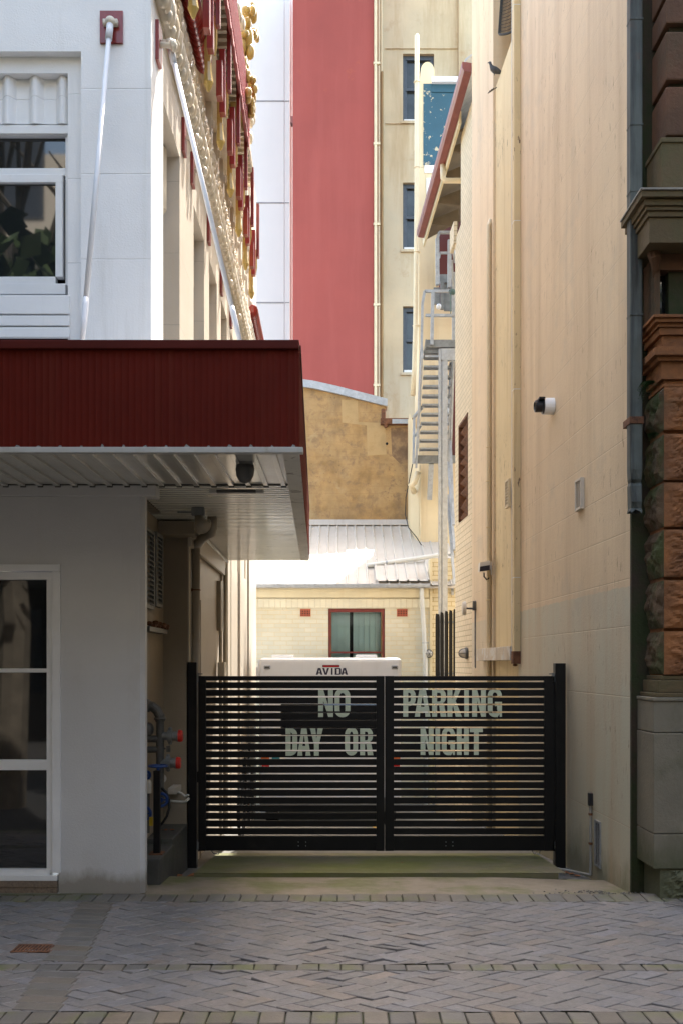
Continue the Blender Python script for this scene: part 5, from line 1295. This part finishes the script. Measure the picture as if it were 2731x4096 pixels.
# cameras, vents, lamps and pipes on the wall
def wall_r(px, py, p=0.0):
    d = DR(px); return Vector(FR(p, d, PZ(py, d)))
c = wall_r(2212, 1625); ct = thing("security_camera", "white bullet camera with black lens on the cream wall", "camera", c)
m = MB(); m.tube([c, c + Vector((-0.10, -0.0, 0.0))], [0.083, 0.083], 20); m.build("body", van_white, ct)
m = MB(); m.lathe([(0.078, -0.10), (0.08, -0.112), (0.06, -0.12), (0.06, -0.185), (0.045, -0.192), (0.04, -0.18)], c, 'x', 20); m.box(c.x - 0.16, c.x - 0.098, c.y - 0.085, c.y + 0.085, c.z + 0.055, c.z + 0.075, 0.006); m.build("lens_hood", dark_plastic, ct)
c = wall_r(1962, 2278); ct = thing("security_camera", "boxy faded cream camera with looped black cable", "camera", c)
c = c + Vector((0.0, 0, 0))
m = MB(); m.prism([c + Vector((-0.18, -0.18, -0.045)), c + Vector((-0.05, -0.24, -0.03)), c + Vector((-0.05, -0.24, 0.095)), c + Vector((-0.17, -0.18, 0.075))], (0.02, 0.30, 0.02)); m.build("housing", cam_cream, ct)
m = MB(); m.prism([c + Vector((-0.178, -0.184, -0.043)), c + Vector((-0.056, -0.242, -0.03)), c + Vector((-0.056, -0.242, 0.035)), c + Vector((-0.174, -0.184, 0.02))], (-0.0, -0.004, 0)); m.build("lens_window", dark_plastic, ct)
m = MB(); m.tube([c + Vector((-0.04, 0.0, 0.02)), c + Vector((0.01, 0.0, 0.02))], 0.04, 10); m.box(c.x - 0.012, c.x + 0.01, c.y - 0.05, c.y + 0.05, c.z - 0.08, c.z + 0.1); m.build("bracket", cam_cream, ct)
m = MB(); m.tube([c + Vector((-0.11, -0.1, -0.05)), c + Vector((-0.11, -0.1, -0.1)), c + Vector((-0.07, -0.06, -0.14)), c + Vector((-0.01, 0, -0.10)), c + Vector((0.0, 0, -0.03))], 0.010, 8); m.build("cable", rubber, ct, smooth=True)
def vent(label, d0_, d1_, z0_, z1_, p, bars, mt):
    vt = thing("vent_grille", label, "vent", FR(0, (d0_ + d1_) / 2, z0_))
    m = MB(); w = 0.02
    m.hexa(FR, 0, p, d0_, d0_ + w, z0_, z1_, 0.002); m.hexa(FR, 0, p, d1_ - w, d1_, z0_, z1_, 0.002); m.hexa(FR, 0, p, d0_ + w, d1_ - w, z0_, z0_ + w, 0.002); m.hexa(FR, 0, p, d0_ + w, d1_ - w, z1_ - w, z1_, 0.002)
    m.build("frame", mt, vt)
    m = MB()
    for i in range(bars):
        z = z0_ + w + (z1_ - z0_ - 2 * w) * (i + 0.5) / bars; h = (z1_ - z0_) / bars * 0.3
        m.hexa(FR, 0.004, p * 0.8, d0_ + w, d1_ - w, z - h / 2, z + h / 2)
    m.hexa(FR, 0.004, p * 0.8, (d0_ + d1_) / 2 - 0.003, (d0_ + d1_) / 2 + 0.003, z0_ + w, z1_ - w)
    m.build("grille", mt, vt)
    m = MB(); m.hexa(FR, 0.0005, 0.003, d0_ + w, d1_ - w, z0_ + w, z1_ - w); m.build("backing", joint_dark, vt)
vent("small cream vent grille mid wall below the bullet camera", DR(2335), DR(2311), PZ(2040, 8.95), PZ(1916, 8.95), 0.035, 20, cam_cream)
vent("narrow cream louvre vent beside the square pipe", DR(2040) - 0.0, DR(2026), PZ(2032, 12.1), PZ(1922, 12.1), 0.03, 8, pvc_cream)
vent("long perforated grey grille at the wall foot", DR(2402), DR(2379), PZ(3468, 8.45), PZ(3282, 8.45), 0.012, 34, galv)
c = wall_r(1900, 2450); at = thing("water_alarm", "fire alarm gong with pipes on cream wall", "alarm gong", c)
m = MB(); m.lathe([(0.02, 0.0), (0.1, -0.005), (0.1, -0.03), (0.085, -0.055), (0.03, -0.06)], c + Vector((-0.14, 0, 0.06)), 'x', 20); m.build("gong", cam_cream, at)
m = MB(); m.tube([c + Vector((-0.14, 0, 0.06)), c + Vector((0.05, 0, 0.05))], 0.014, 8); m.tube([c + Vector((0.0, 0, 0.03)), c + Vector((0.0, 0, 0.13)), c + Vector((0.06, 0, 0.14))], [0.05, 0.06, 0.03], 12); m.tube([c + Vector((0.03, 0, 0.1)), c + Vector((0.06, 0, -0.0))], 0.035, 10); m.build("valve", cast_grey, at)
m = MB(); m.tube([c + Vector((0.055, 0, 0.0)), c + Vector((0.055, 0, -1.5))], 0.018, 8); m.tube([c + Vector((-0.005, 0, 0.03)), c + Vector((-0.005, 0, -0.78)), c + Vector((0.02, 0, -0.82)), c + Vector((0.055, 0, -0.82))], 0.014, 8); m.build("pipe", galv_dark, at)
bulkhead("bulkhead lamp on the lower cream wall past the gong pipes", FS(0.0, DS(1868), PZ(2613, DS(1868))), 0.085, None, (-1, 0, 0))
c = Vector(FR(0.015, DR(2366), 0)); d = DR(2366)
cd = thing("conduit", "white conduit with black top box rising from the pavement corner", "conduit", c)
m = MB(); m.tube([(c.x, d, PZ(3500, d)), (c.x, d, PZ(3215, d))], 0.012, 8); m.tube([(c.x, d, PZ(3499, d)), (c.x - 0.22, d + 0.35, PZ(3499, d) - 0.015), (c.x - 0.40, d + 0.55, PZ(3499, d) - 0.06)], 0.010, 8); m.build("pipe", M("grey conduit", (0.33, 0.32, 0.29), 0.5), cd)
m = MB(); m.box(c.x - 0.018, c.x + 0.016, d - 0.03, d + 0.03, PZ(3222, d), PZ(3172, d), 0.003); m.build("box", dark_plastic, cd)
m = MB()
for py in (3256, 3373): m = MB(); m.box(c.x - 0.014, c.x + 0.014, d - 0.016, d + 0.016, PZ(py + 5, d), PZ(py - 4, d)); m.build("clip", rust, cd)

# ------------------------------------------------------------------ set-back brick wing with eave
t = thing("brick_wing", "cream brick wing set back beside the fire stair with maroon gutter", "building", FS(0, 17, -1))
m = MB()
z_top = 1.7 + 8.75
la, lb = DS(1869), DS(1833); lz0, lz1 = 1.7 + 2.38, 1.7 + 4.0
dw1 = DS(1818)
m.hexa(FS, -3.0, 0.0, d_end - 0.3, la, -1.1, z_top); m.hexa(FS, -3.0, 0.0, lb, dw1, -1.1, 1.7 + 7.3); m.hexa(FS, -3.0, 0.0, lb - 0.25, lb - 0.19, 1.7 + 7.3, z_top); m.hexa(FS, -3.0, 0.0, la, lb, -1.1, lz0 - 0.02); m.hexa(FS, -3.0, 0.0, la, lb, lz1, 1.7 + 7.3); m.hexa(FS, -3.0, 0.0, la, lb - 0.25, 1.7 + 7.3, z_top); m.hexa(FS, -3.0, -0.3, la, lb, lz0 - 0.02, lz1)
m.build("wall", side_brick, t)
m = MB(); m.hexa(FS, -0.02, 0.04, dw1 - 0.1, dw1 + 0.35, PZ(985, 17.2), PZ(900, 17.2)); m.build("brick_corbel", side_brick, t)
m = MB(); n = 9
for i in range(n):
    z = lz0 + 0.08 + (lz1 - lz0 - 0.1) * i / n; sag = 0.10 if i < 2 else 0.02
    m.prism([FS(-0.1, la + 0.02, z), FS(-0.02, la + 0.02, z + 0.07), FS(-0.025, la + 0.02, z + 0.085), FS(-0.11, la + 0.02, z + 0.012)], (XR(lb) - XR(la), lb - la - 0.04, -sag))
m.hexa(FS, -0.12, 0.01, la, la + 0.03, lz0, lz1); m.hexa(FS, -0.12, 0.01, lb - 0.03, lb, lz0, lz1); m.hexa(FS, -0.12, 0.01, la, lb, lz1 - 0.04, lz1)
m.build("rusted_louvre", rust, t)
# gutter, fascia and boarded eave
KG = 9893.0
def GX(d, off=0.0): return ((1200 - HX) * d + KG) / F - off
zg = 1.7 + 8.8
m = MB()
m.prism([(GX(14.75) - .06, 14.75, zg - 0.02), (GX(14.75) + .05, 14.75, zg - 0.04), (GX(14.75) + .05, 14.75, zg + 0.10), (GX(14.75) - .09, 14.75, zg + 0.12), (GX(14.75) - .09, 14.75, zg + 0.03)], (GX(20.5) - GX(14.75), 5.75, 0.0))
m.build("gutter", maroon_gutter, t)
m = MB(); m.prism([(GX(16.0) + .06, 16.0, zg - 0.13), (GX(16.0) + .10, 16.0, zg - 0.13), (GX(16.0) + .10, 16.0, zg + 0.08), (GX(16.0) + .06, 16.0, zg + 0.08)], (GX(20.7) - GX(16.0), 4.7, 0.0)); m.build("fascia_board", house_trim, t)
m = MB(); m.prism([(GX(16.55) + .10, 16.55, zg + 0.0), (XR(16.55) + 1.5, 16.55, zg + 0.7), (XR(21) + 1.9, 21.0, zg + 1.1), (GX(20.7) + 0.1, 20.7, zg + 0.0)], (0, 0, 0.05)); m.build("eave_lining", soffit_shaded, t)
m = MB()
for d in (16.9, 17.8, 18.8, 19.7): m.prism([(GX(d) + .10, d, zg - 0.02), (XR(d) + 0.6, d, zg + 0.2), (XR(d) + 0.6, d, zg - 0.15), (GX(d) + .10, d, zg - 0.10)], (0, 0.06, 0)); m.build("eave_bracket", soffit_shaded, t); m = MB()
m.bm.free()
m = MB(); m.prism([(GX(14.7) - 0.05, 14.75, zg + 0.12), (4.5, 14.75, zg + 2.2), (4.5, 20.7, zg + 2.2), (GX(20.7) - 0.05, 20.7, zg + 0.12)], (0, 0, 0.04)); m.build("roof", galv, t)
d = 17.5; m = MB(); m.tube([(GX(d) + 0.02, d, zg - 0.02), (GX(d) + 0.02, d, zg - 0.26), (GX(d) + 0.06, d, zg - 0.31), (XR(d) + 0.6, d, zg - 0.31)], 0.05, 10); m.build("outlet_pipe", pvc_cream, t, smooth=True)
m = MB(); m.box(PX(1755, 21.2), 3.6, 21.2, 21.3, PZ(1230, 21.2), PZ(800, 21.2)); m.build("maroon_panel", maroon_panel, t); m = MB(); m.box(PX(1796, 21.2), 3.6, 21.2, 21.3, PZ(1850, 21.2), PZ(1450, 21.2)); m.build("maroon_panel", maroon_panel, t)
# palisade fence
GFD = 18.4
t = thing("palisade_fence", "black palisade fence panel in front of the house corner", "fence", W(1775, 2700, GFD))
m = MB()
for i, (a, b, tp_) in enumerate(((1740, 1757, 2454), (1759, 1773, 2448), (1777, 1791, 2443), (1794, 1808, 2440), (1811, 1830, 2436))):
    dd = GFD - 0.05 * i
    m.box(PX(a, dd), PX(b, dd), dd, dd + 0.03, 1.45, PZ(tp_ + 14, dd)); m.prism([(PX(a, dd), dd, PZ(tp_ + 14, dd)), (PX(b, dd), dd, PZ(tp_ + 14, dd)), (PX(b - 2, dd), dd, PZ(tp_ + 3, dd)), (PX(a + 2, dd), dd, PZ(tp_, dd))], (0, 0.03, 0))
m.build("pale", black_coat, t)
m = MB(); m.box(PX(1742, GFD), PX(1835, GFD), GFD + 0.031, GFD + 0.07, PZ(2492, GFD), PZ(2484, GFD)); m.box(PX(1742, GFD), PX(1835, GFD), GFD + 0.031, GFD + 0.07, 1.50, 1.54); m.build("rail", galv, t)
m = MB(); m.box(PX(1738, GFD), 3.0, GFD - 0.25, GFD + 0.10, -1.1, 1.45); m.build("low_wall", pipe_grey, t)

# ------------------------------------------------------------------ sandstone building at the right edge
t = thing("sandstone_building", "dark red sandstone building with rusticated pilaster at the right edge", "building", (2.9, 7.4, 0))
DS0 = 7.26
def qx(p): return PX(p, DS0)
def qz(p): return PZ(p, DS0)
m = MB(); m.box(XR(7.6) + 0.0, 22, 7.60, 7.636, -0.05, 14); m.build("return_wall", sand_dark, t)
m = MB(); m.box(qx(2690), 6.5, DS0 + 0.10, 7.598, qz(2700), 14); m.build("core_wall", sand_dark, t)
rg = random.Random(8)
def rock(mb, x0, x1, z0, z1, y0, y1, amp, nx=16, nz=12):
    # rock faced block: margin at the edge, rough bulged face
    def fn(u, v):
        e = min(u, 1 - u, v, 1 - v); k = min(1, e / 0.13)
        x = x0 + (x1 - x0) * u; z = z0 + (z1 - z0) * v
        n = 1.5 * abs(mnoise.noise((x * 8 + z * 3, z * 11, 3.1))) - 0.5 + 1.1 * abs(mnoise.noise((x * 21, z * 24 + x * 6, 1.7))) - 0.3 + 0.45 * mnoise.noise((x * 48, z * 48, 7))
        return (x, y0 - k * (amp * 0.75 + amp * 0.75 * n), z)
    mb.grid(fn, nx * 2, nz * 2)
def rock_side(mb, xs, z0, z1, y0, y1, amp):
    def fn(u, v):
        y = y0 + (y1 - y0) * u; z = z0 + (z1 - z0) * v
        e = min(u, v, 1 - v); k = min(1, e / 0.2)
        n = mnoise.noise((y * 9, z * 9, 8.1)) + 0.5 * mnoise.noise((y * 25, z * 25, 2.7))
        return (xs - k * (amp * 0.7 + amp * 0.8 * n), y, z)
    mb.grid(fn, 16, 24)
blocks = [(1552, 1722), (1738, 1922), (1932, 2108), (2120, 2308), (2322, 2512), (2526, 2698)]
for i, (a, b) in enumerate(blocks):
    m = MB(); xl = qx(2650)
    rock(m, xl, 3.6, qz(b), qz(a), DS0 - 0.02, DS0, 0.035, 40, 12)
    m.box(xl + 0.006, 3.6, DS0 - 0.018, DS0 + 0.10, qz(b) + 0.002, qz(a) - 0.002)
    o = m.build("rusticated_block", sand_m, t)
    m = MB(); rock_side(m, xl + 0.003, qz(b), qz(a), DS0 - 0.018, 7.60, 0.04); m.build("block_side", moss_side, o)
m = MB(); m.box(qx(2655), 3.6, DS0 + 0.02, 7.6, qz(2705), qz(1545)); m.build("pilaster_core", sand_m, t)
# upper half: smooth channelled blocks, deep cornice, dark window, mouldings
for (a, b) in ((-260, -30), (-5, 92), (126, 319), (346, 541)):
    m = MB(); m.box(qx(2662), 3.6, DS0, 7.6, qz(b), qz(a), 0.012); m.build("smooth_block", sand_up, t)
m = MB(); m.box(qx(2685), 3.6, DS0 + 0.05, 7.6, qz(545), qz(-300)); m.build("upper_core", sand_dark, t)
m = MB(); m.box(qx(2640), 3.6, DS0 - 0.03, 7.6, qz(806), qz(561), 0.01); m.box(qx(2640) - 0.01, 3.6, DS0 - 0.04, 7.6, qz(580), qz(560), 0.006); m.build("pedestal", sand_green, t)
co = MB(); 
def step(p0, out, za, zb): co.box(qx(2650) - out, 3.6, DS0 - out * 0.9, 7.59, qz(zb), qz(za), 0.004)
step(0, .215, 812, 836); step(0, .185, 838, 862); step(0, .17, 864, 878); step(0, .155, 880, 900); step(0, .14, 902, 1000)
co.build("cornice", sand_green, t)
m = MB(); m.box(qx(2650) - 0.225, 3.6, DS0 - 0.205, 7.585, qz(811), qz(803), 0.003); m.build("cornice_capping", M("worn stone capping", (0.25, 0.23, 0.20), 0.8, var=0.2, vs=5, streak=0.5, scol=(0.1, 0.09, 0.08)), t)
m = MB(); m.box(qx(2628), qx(2648), DS0 + 0.06, 7.6, qz(1270), qz(1002)); m.box(qx(2648), 3.6, DS0 + 0.06, 7.6, qz(1066), qz(1002)); m.tube([(qx(2622), DS0 + 0.05, qz(1005)), (qx(2622), DS0 + 0.02, qz(1030)), (qx(2630), DS0 + 0.06, qz(1060)), (qx(2632), DS0 + 0.1, qz(1090))], [0.05, 0.045, 0.03, 0.012], 10)
o = m.build("window_surround", sand_up, t)
m = MB(); m.box(qx(2648), 3.6, DS0 + 0.18, DS0 + 0.2, qz(1270), qz(1066)); m.build("window_pane", dark_glass, o)
mo = MB()
for (za, zb, out) in ((1272, 1284, .105), (1285, 1300, .085), (1301, 1316, .06), (1317, 1345, .045), (1346, 1392, .02), (1393, 1402, .06), (1403, 1432, .095), (1433, 1450, .06), (1451, 1520, .03), (1521, 1535, .0), (1536, 1549, .012)):
    mo.box(qx(2655) - out, 3.6, DS0 - out * 0.8, 7.6, qz(zb), qz(za), 0.003)
mo.build("string_mouldings", sand_m, t)
pb = MB(); DP = DS0 - 0.02
def pstep(pxl, za, zb, y): pb.box(qx(pxl), 3.6, y, 7.6, qz(zb), qz(za), 0.006)
pstep(2640, 2702, 2720, DS0 - 0.01); pstep(2625, 2721, 2770, DS0 - 0.03); pstep(2612, 2771, 2788, DS0 - 0.06)
pb.build("base_moulding", sand_green, t)
pb = MB(); pstep(2598, 2789, 2803, DS0 - 0.07); pstep(2602, 2804, 2928, DS0 - 0.06); pstep(2600, 2931, 3328, DS0 - 0.07); pstep(2600, 3331, 3468, DS0 - 0.07); pb.build("plinth_block", plinth_m, t)
pb = MB(); rock(pb, qx(2628), 3.6, -0.03, qz(3470), DS0 - 0.05, DS0, 0.05, 40, 8); pb.box(qx(2630), 3.6, DS0 - 0.045, 7.6, -0.04, qz(3470)); pb.build("rough_footing", plinth_m, t)
# its sheet metal downpipe, broken off at the end
d = 7.46
t = thing("downpipe", "blue grey rectangular sheet metal downpipe with torn open end", "downpipe", (PX(2540, d), d, PZ(2050, d)))
xa, xb = PX(2512, d), PX(2562, d)
m = MB(); bm = m.bm
rows_ = [(14, 0, 0), (PZ(1880, d), 0, 0), (PZ(1920, d), 0.004, 0.008), (PZ(1932, d), 0.010, 0.02), (PZ(1945, d), 0.002, 0.006), (PZ(2010, d), 0.004, 0.0), (PZ(2035, d), 0.006, 0.012), (PZ(2052, d), 0.0, 0.0)]
loops = []
for (z, ins, push) in rows_:
    yf, yb = d - 0.045 + push, d + 0.045
    P = [(xa + ins, yb), (xa + ins * 1.5, yf + 0.006), (xa + 0.008, yf), ((xa + xb) / 2 - 0.01, yf + push * 1.2), ((xa + xb) / 2 + 0.02, yf + push * 0.3), (xb - 0.008, yf), (xb - ins, yf + 0.008), (xb - ins, yb)]
    jag = [0, .012, -.006, .02, .008, -.01, .015, 0]
    loops.append([bm.verts.new((x, y, z + (jag[k] if z == rows_[-1][0] else 0))) for k, (x, y) in enumerate(P)])
for i in range(len(loops) - 1):
    for k in range(8): bm.faces.new((loops[i][k], loops[i][(k + 1) % 8], loops[i + 1][(k + 1) % 8], loops[i + 1][k]))
m.build("pipe", bag_metal, t)
m = MB()
for py in (85, 505, 770, 1262): m.box(xa - 0.003, xb + 0.003, d - 0.049, d + 0.046, PZ(py + 8, d), PZ(py, d), 0.002)
m.build("joint_collar", bag_metal, t)
m = MB(); m.box(xa - 0.006, xb + 0.006, d - 0.052, d + 0.13, PZ(1700, d), PZ(1672, d), 0.002); m.box(xb + 0.006, xb + 0.035, d + 0.08, d + 0.13, PZ(1700, d), PZ(1678, d)); m.build("strap", rust, t)
# ferns
def fern(label, c, n, L, seed):
    rg = random.Random(seed); ft = thing("fern", label, "fern", c)
    m = MB(); c = Vector(c)
    for q in range(n):
        a = rg.uniform(2.4, 4.6); l = L * rg.uniform(0.6, 1.0)
        dirv = Vector((math.cos(a) * 0.8, -0.5, rg.uniform(-0.3, 0.5)))
        pts = [c + dirv * l * s_ + Vector((0, 0, -0.9 * l * s_ * s_)) for s_ in (0, .25, .5, .75, 1)]
        for i in range(12):
            s_ = i / 12; p = c + dirv * l * s_ + Vector((0, 0, -0.9 * l * s_ * s_)); w = 0.04 * (1 - s_) + 0.008
            side = dirv.cross(Vector((0, 0, 1))).normalized()
            for sg in (-1, 1):
                tip = p + side * sg * w + dirv * w * 0.5 + Vector((0, -0.01, -0.008))
                v = [m.bm.verts.new(x) for x in (p, p + dirv * 0.012, tip)]; m.bm.faces.new(v)
    m.build("fronds", fern_m, ft)
fern("small fern growing behind the strap of the metal downpipe", (PX(2603, 7.2), 7.2, PZ(1535, 7.2)), 14, 0.17, 1)
fern("tiny fern tuft in the joint below the other fern", (PX(2612, 7.2), 7.2, PZ(1735, 7.2)), 6, 0.07, 2)

# ------------------------------------------------------------------ small things on the ground
gt = thing("drain_grate", "rusty iron drain grate set in the dim pavers", "grate", (PX(160, 5.95), 5.95, 0.0))
m = MB(); gx0, gx1 = PX(62, 5.95), PX(252, 5.95)
m.box(gx0, gx1, 5.86, 5.875, -0.02, 0.006); m.box(gx0, gx1, 6.005, 6.02, -0.02, 0.006)
for i in range(14): xq = gx0 + (gx1 - gx0 - 0.01) * i / 13; m.box(xq, xq + 0.010, 5.875, 6.005, -0.02, 0.005)
m.box(gx0, gx1, 5.935, 5.945, -0.02, 0.004)
m.build("frame", rust, gt)
m = MB(); m.box(gx0, gx1, 5.86, 6.02, -0.012, 0.0005); m.build("backing", joint_dark, gt)
def leaf(c, s, rz, label):
    m = MB(); bm = m.bm; pts = []
    for i in range(15):
        a = 2 * math.pi * i / 15; r = s * (0.55 + 0.45 * abs(math.cos(a * 2.5)))
        pts.append(bm.verts.new((c[0] + r * math.cos(a + rz), c[1] + r * math.sin(a + rz), c[2] + 0.006 + 0.35 * r * abs(math.sin(a + seed_l[0])))))
    cv = bm.verts.new((c[0], c[1], c[2] + 0.004))
    for i in range(15): bm.faces.new((cv, pts[i], pts[(i + 1) % 15]))
    seed_l[0] += 1.3
    o = m.build("dry_leaf", leaf_m); tag(o, label, "leaf", "dry leaves on the ground")
seed_l = [0.3]
ll = [((PX(1597, 8.9), 8.9, ground_z(8.9) + 0.012), .035, "brown curled leaf on the mossy drive slab")]
for i, (px_, py) in enumerate(((712, 3478), (742, 3496), (700, 3500), (765, 3486), (735, 3505), (728, 3472), (752, 3512))):
    ll.append(((PX(px_, 8.55), 8.55 + 0.07 * (i % 4), ground_z(8.6) - 0.085), .04 + 0.006 * (i % 3), "brown leaf in the dim corner beside the concrete plinth"))
for i, px_ in enumerate((2262, 2278, 2290)):
    ll.append(((PX(px_, 9.0), 9.0 - 0.08 * i, ground_z(9.0) - 0.085), .035, "brown leaf at the foot of the gate post by the cream wall"))
for i, px_ in enumerate((640, 660, 690)):
    ll.append(((PX(px_, 8.9), 8.9, 0.207), .03, "brown leaf lying on top of the concrete plinth"))
for a in ll: leaf(a[0], a[1], random.random() * 6, a[2])
bt = MB(); rg = random.Random(21)
for q in range(260):
    x = rg.gauss(2.1, 0.22); y = rg.gauss(7.50, 0.08)
    if x < 1.3 or x > 2.6 or y > 7.62: continue
    bt.ell((x, y, apz(x, y) + 0.004), (rg.uniform(.004, .012), rg.uniform(.004, .01), rg.uniform(.002, .005)), 6, 4)
o = bt.build("gravel", M("wet gravel", (0.10, 0.095, 0.085), 0.3, var=0.4, vs=30)); o['kind'] = 'stuff'

# ------------------------------------------------------------------ the far side of the street (seen in the windows, and it shades the footpath), with end blocks added to cut sky light
t = thing("street_building", "pale stone building across the street mirrored in the upper window", "building", (0, -9, 0))
m = MB(); m.box(-40, 40, -18, -9, -0.1, 8.0); 
for z in (4.2, 7.8, 11.4, 15.0): m.box(-40, 40, -9.25 + 0.4, -8.999, z, z + 0.35)
m.build("wall", opp_m, t)
m = MB(); m.box(-40, 40, -18, -9, 8.0, 14); m.build("upper_wall", opp_light, t)
for z in (1.0, 5.2, 8.8, 12.4):
    for i in range(-9, 10):
        if not (-26 < i * 2.6 < 26): continue
        m = MB(); m.box(i * 2.6 - 0.65, i * 2.6 + 0.65, -9.001, -8.97, z, z + 2.0); o = m.build("window", dark_glass, t)
t = thing("sky_blocker", "unseen dark block added at the left street end to cut sky light", "building", (-14, -1, 0))
m = MB(); m.box(-22, -12.5, -8.9, 6.0, -0.1, 14.5); m.box(-12.6 + 0.101, -12.3, -8.9, 6.0, 4.0, 4.4); m.build("wall", opp_m, t)  # added out of view to block low sky light from the left
for y in (-7, -4.5, -2, 0.5, 3):
    for z in (1.0, 5.5, 9.5):
        m = MB(); m.box(-12.499, -12.46, y, y + 1.3, z, z + 2.1); m.build("window", dark_glass, t)
t = thing("sky_blocker", "unseen dark block added at the right street end to cut sky light", "building", (13.5, -1, 0))
m = MB(); m.box(12.5, 22, -8.9, 6.0, -0.1, 14.5); m.box(12.3, 12.499, -8.9, 6.0, 4.0, 4.4); m.build("wall", opp_m, t)  # added out of view to keep low sky light off the pier
for y in (-7, -4.5, -2, 0.5, 3):
    for z in (1.0, 5.5, 9.5):
        m = MB(); m.box(12.46, 12.499, y, y + 1.3, z, z + 2.1); m.build("window", dark_glass, t)
t = thing("shop_awning", "deep street awning across the road mirrored in dark shop glass", "awning", (0, -8, 3.4))
m = MB(); m.box(-40, 40, -8.99, -6.2, 3.5, 3.9); m.build("roof", galv_dark, t)
def tree(label, x, y, h, seed, R0, NL=5200):
    rg = random.Random(seed)
    t = thing("street_tree", label, "tree", (x, y, -0.1), "street trees across the road")
    m = MB(); m.tube([(x, y, -0.1), (x + .1, y, 2.2), (x, y + .1, 4.2), (x + .1, y, h * 0.75)], [0.24, 0.2, 0.16, 0.05], 10)
    ends = []
    for q in range(9):
        a = rg.uniform(0, 6.28); z0 = rg.uniform(3.4, 5.5); e = Vector((x + math.cos(a) * R0 * rg.uniform(.6, .95), y + math.sin(a) * R0 * rg.uniform(.6, .95), z0 + rg.uniform(1.5, 4.5)))
        b0 = Vector((x, y, z0)); mid = b0.lerp(e, 0.5) + Vector((rg.uniform(-.3, .3), rg.uniform(-.3, .3), 0.5)); m.tube([b0, mid, e], [0.09, 0.06, 0.02], 6); ends += [e, mid]
        for s_ in range(3):
            e2 = mid.lerp(e, rg.random()) + Vector((rg.uniform(-1, 1), rg.uniform(-1, 1), rg.uniform(-.3, 1))); m.tube([mid, e2], [0.035, 0.01], 5); ends.append(e2)
    m.build("trunk", bark, t)
    m = MB(); bm = m.bm
    for q in range(NL):
        e = rg.choice(ends); c = e + Vector((rg.gauss(0, .55), rg.gauss(0, .55), rg.gauss(0, .5)))
        u = Vector((rg.gauss(0, 1), rg.gauss(0, 1), rg.gauss(0, 1))).normalized(); v = u.cross(Vector((rg.gauss(0, 1), rg.gauss(0, 1), rg.gauss(0, 1)))).normalized(); s = rg.uniform(.07, .15) if NL < 9000 else rg.uniform(.12, .22)
        if NL > 9000 and c.z > 6.5: continue
        if c.y > -1 and c.z < 2.3 + 0.70 * c.y and abs(c.x) < 0.36 * c.y + 0.5: continue
        bm.faces.new([bm.verts.new(c + u * s), bm.verts.new(c + v * s * .7), bm.verts.new(c - u * s), bm.verts.new(c - v * s * .7)])
    m.build("crown", tree_leaf, t)
tree("leafy street tree mirrored in the upper window of the corner building", -4.2, 2.3, 8.5, 31, 2.9, 13000)
tree("leafy street tree across the road opposite the sandstone building", 8.0, -4.6, 10, 32, 3.0)
tree("leafy street tree far along the road to the left", -9.5, -5.0, 10, 33, 3.0)
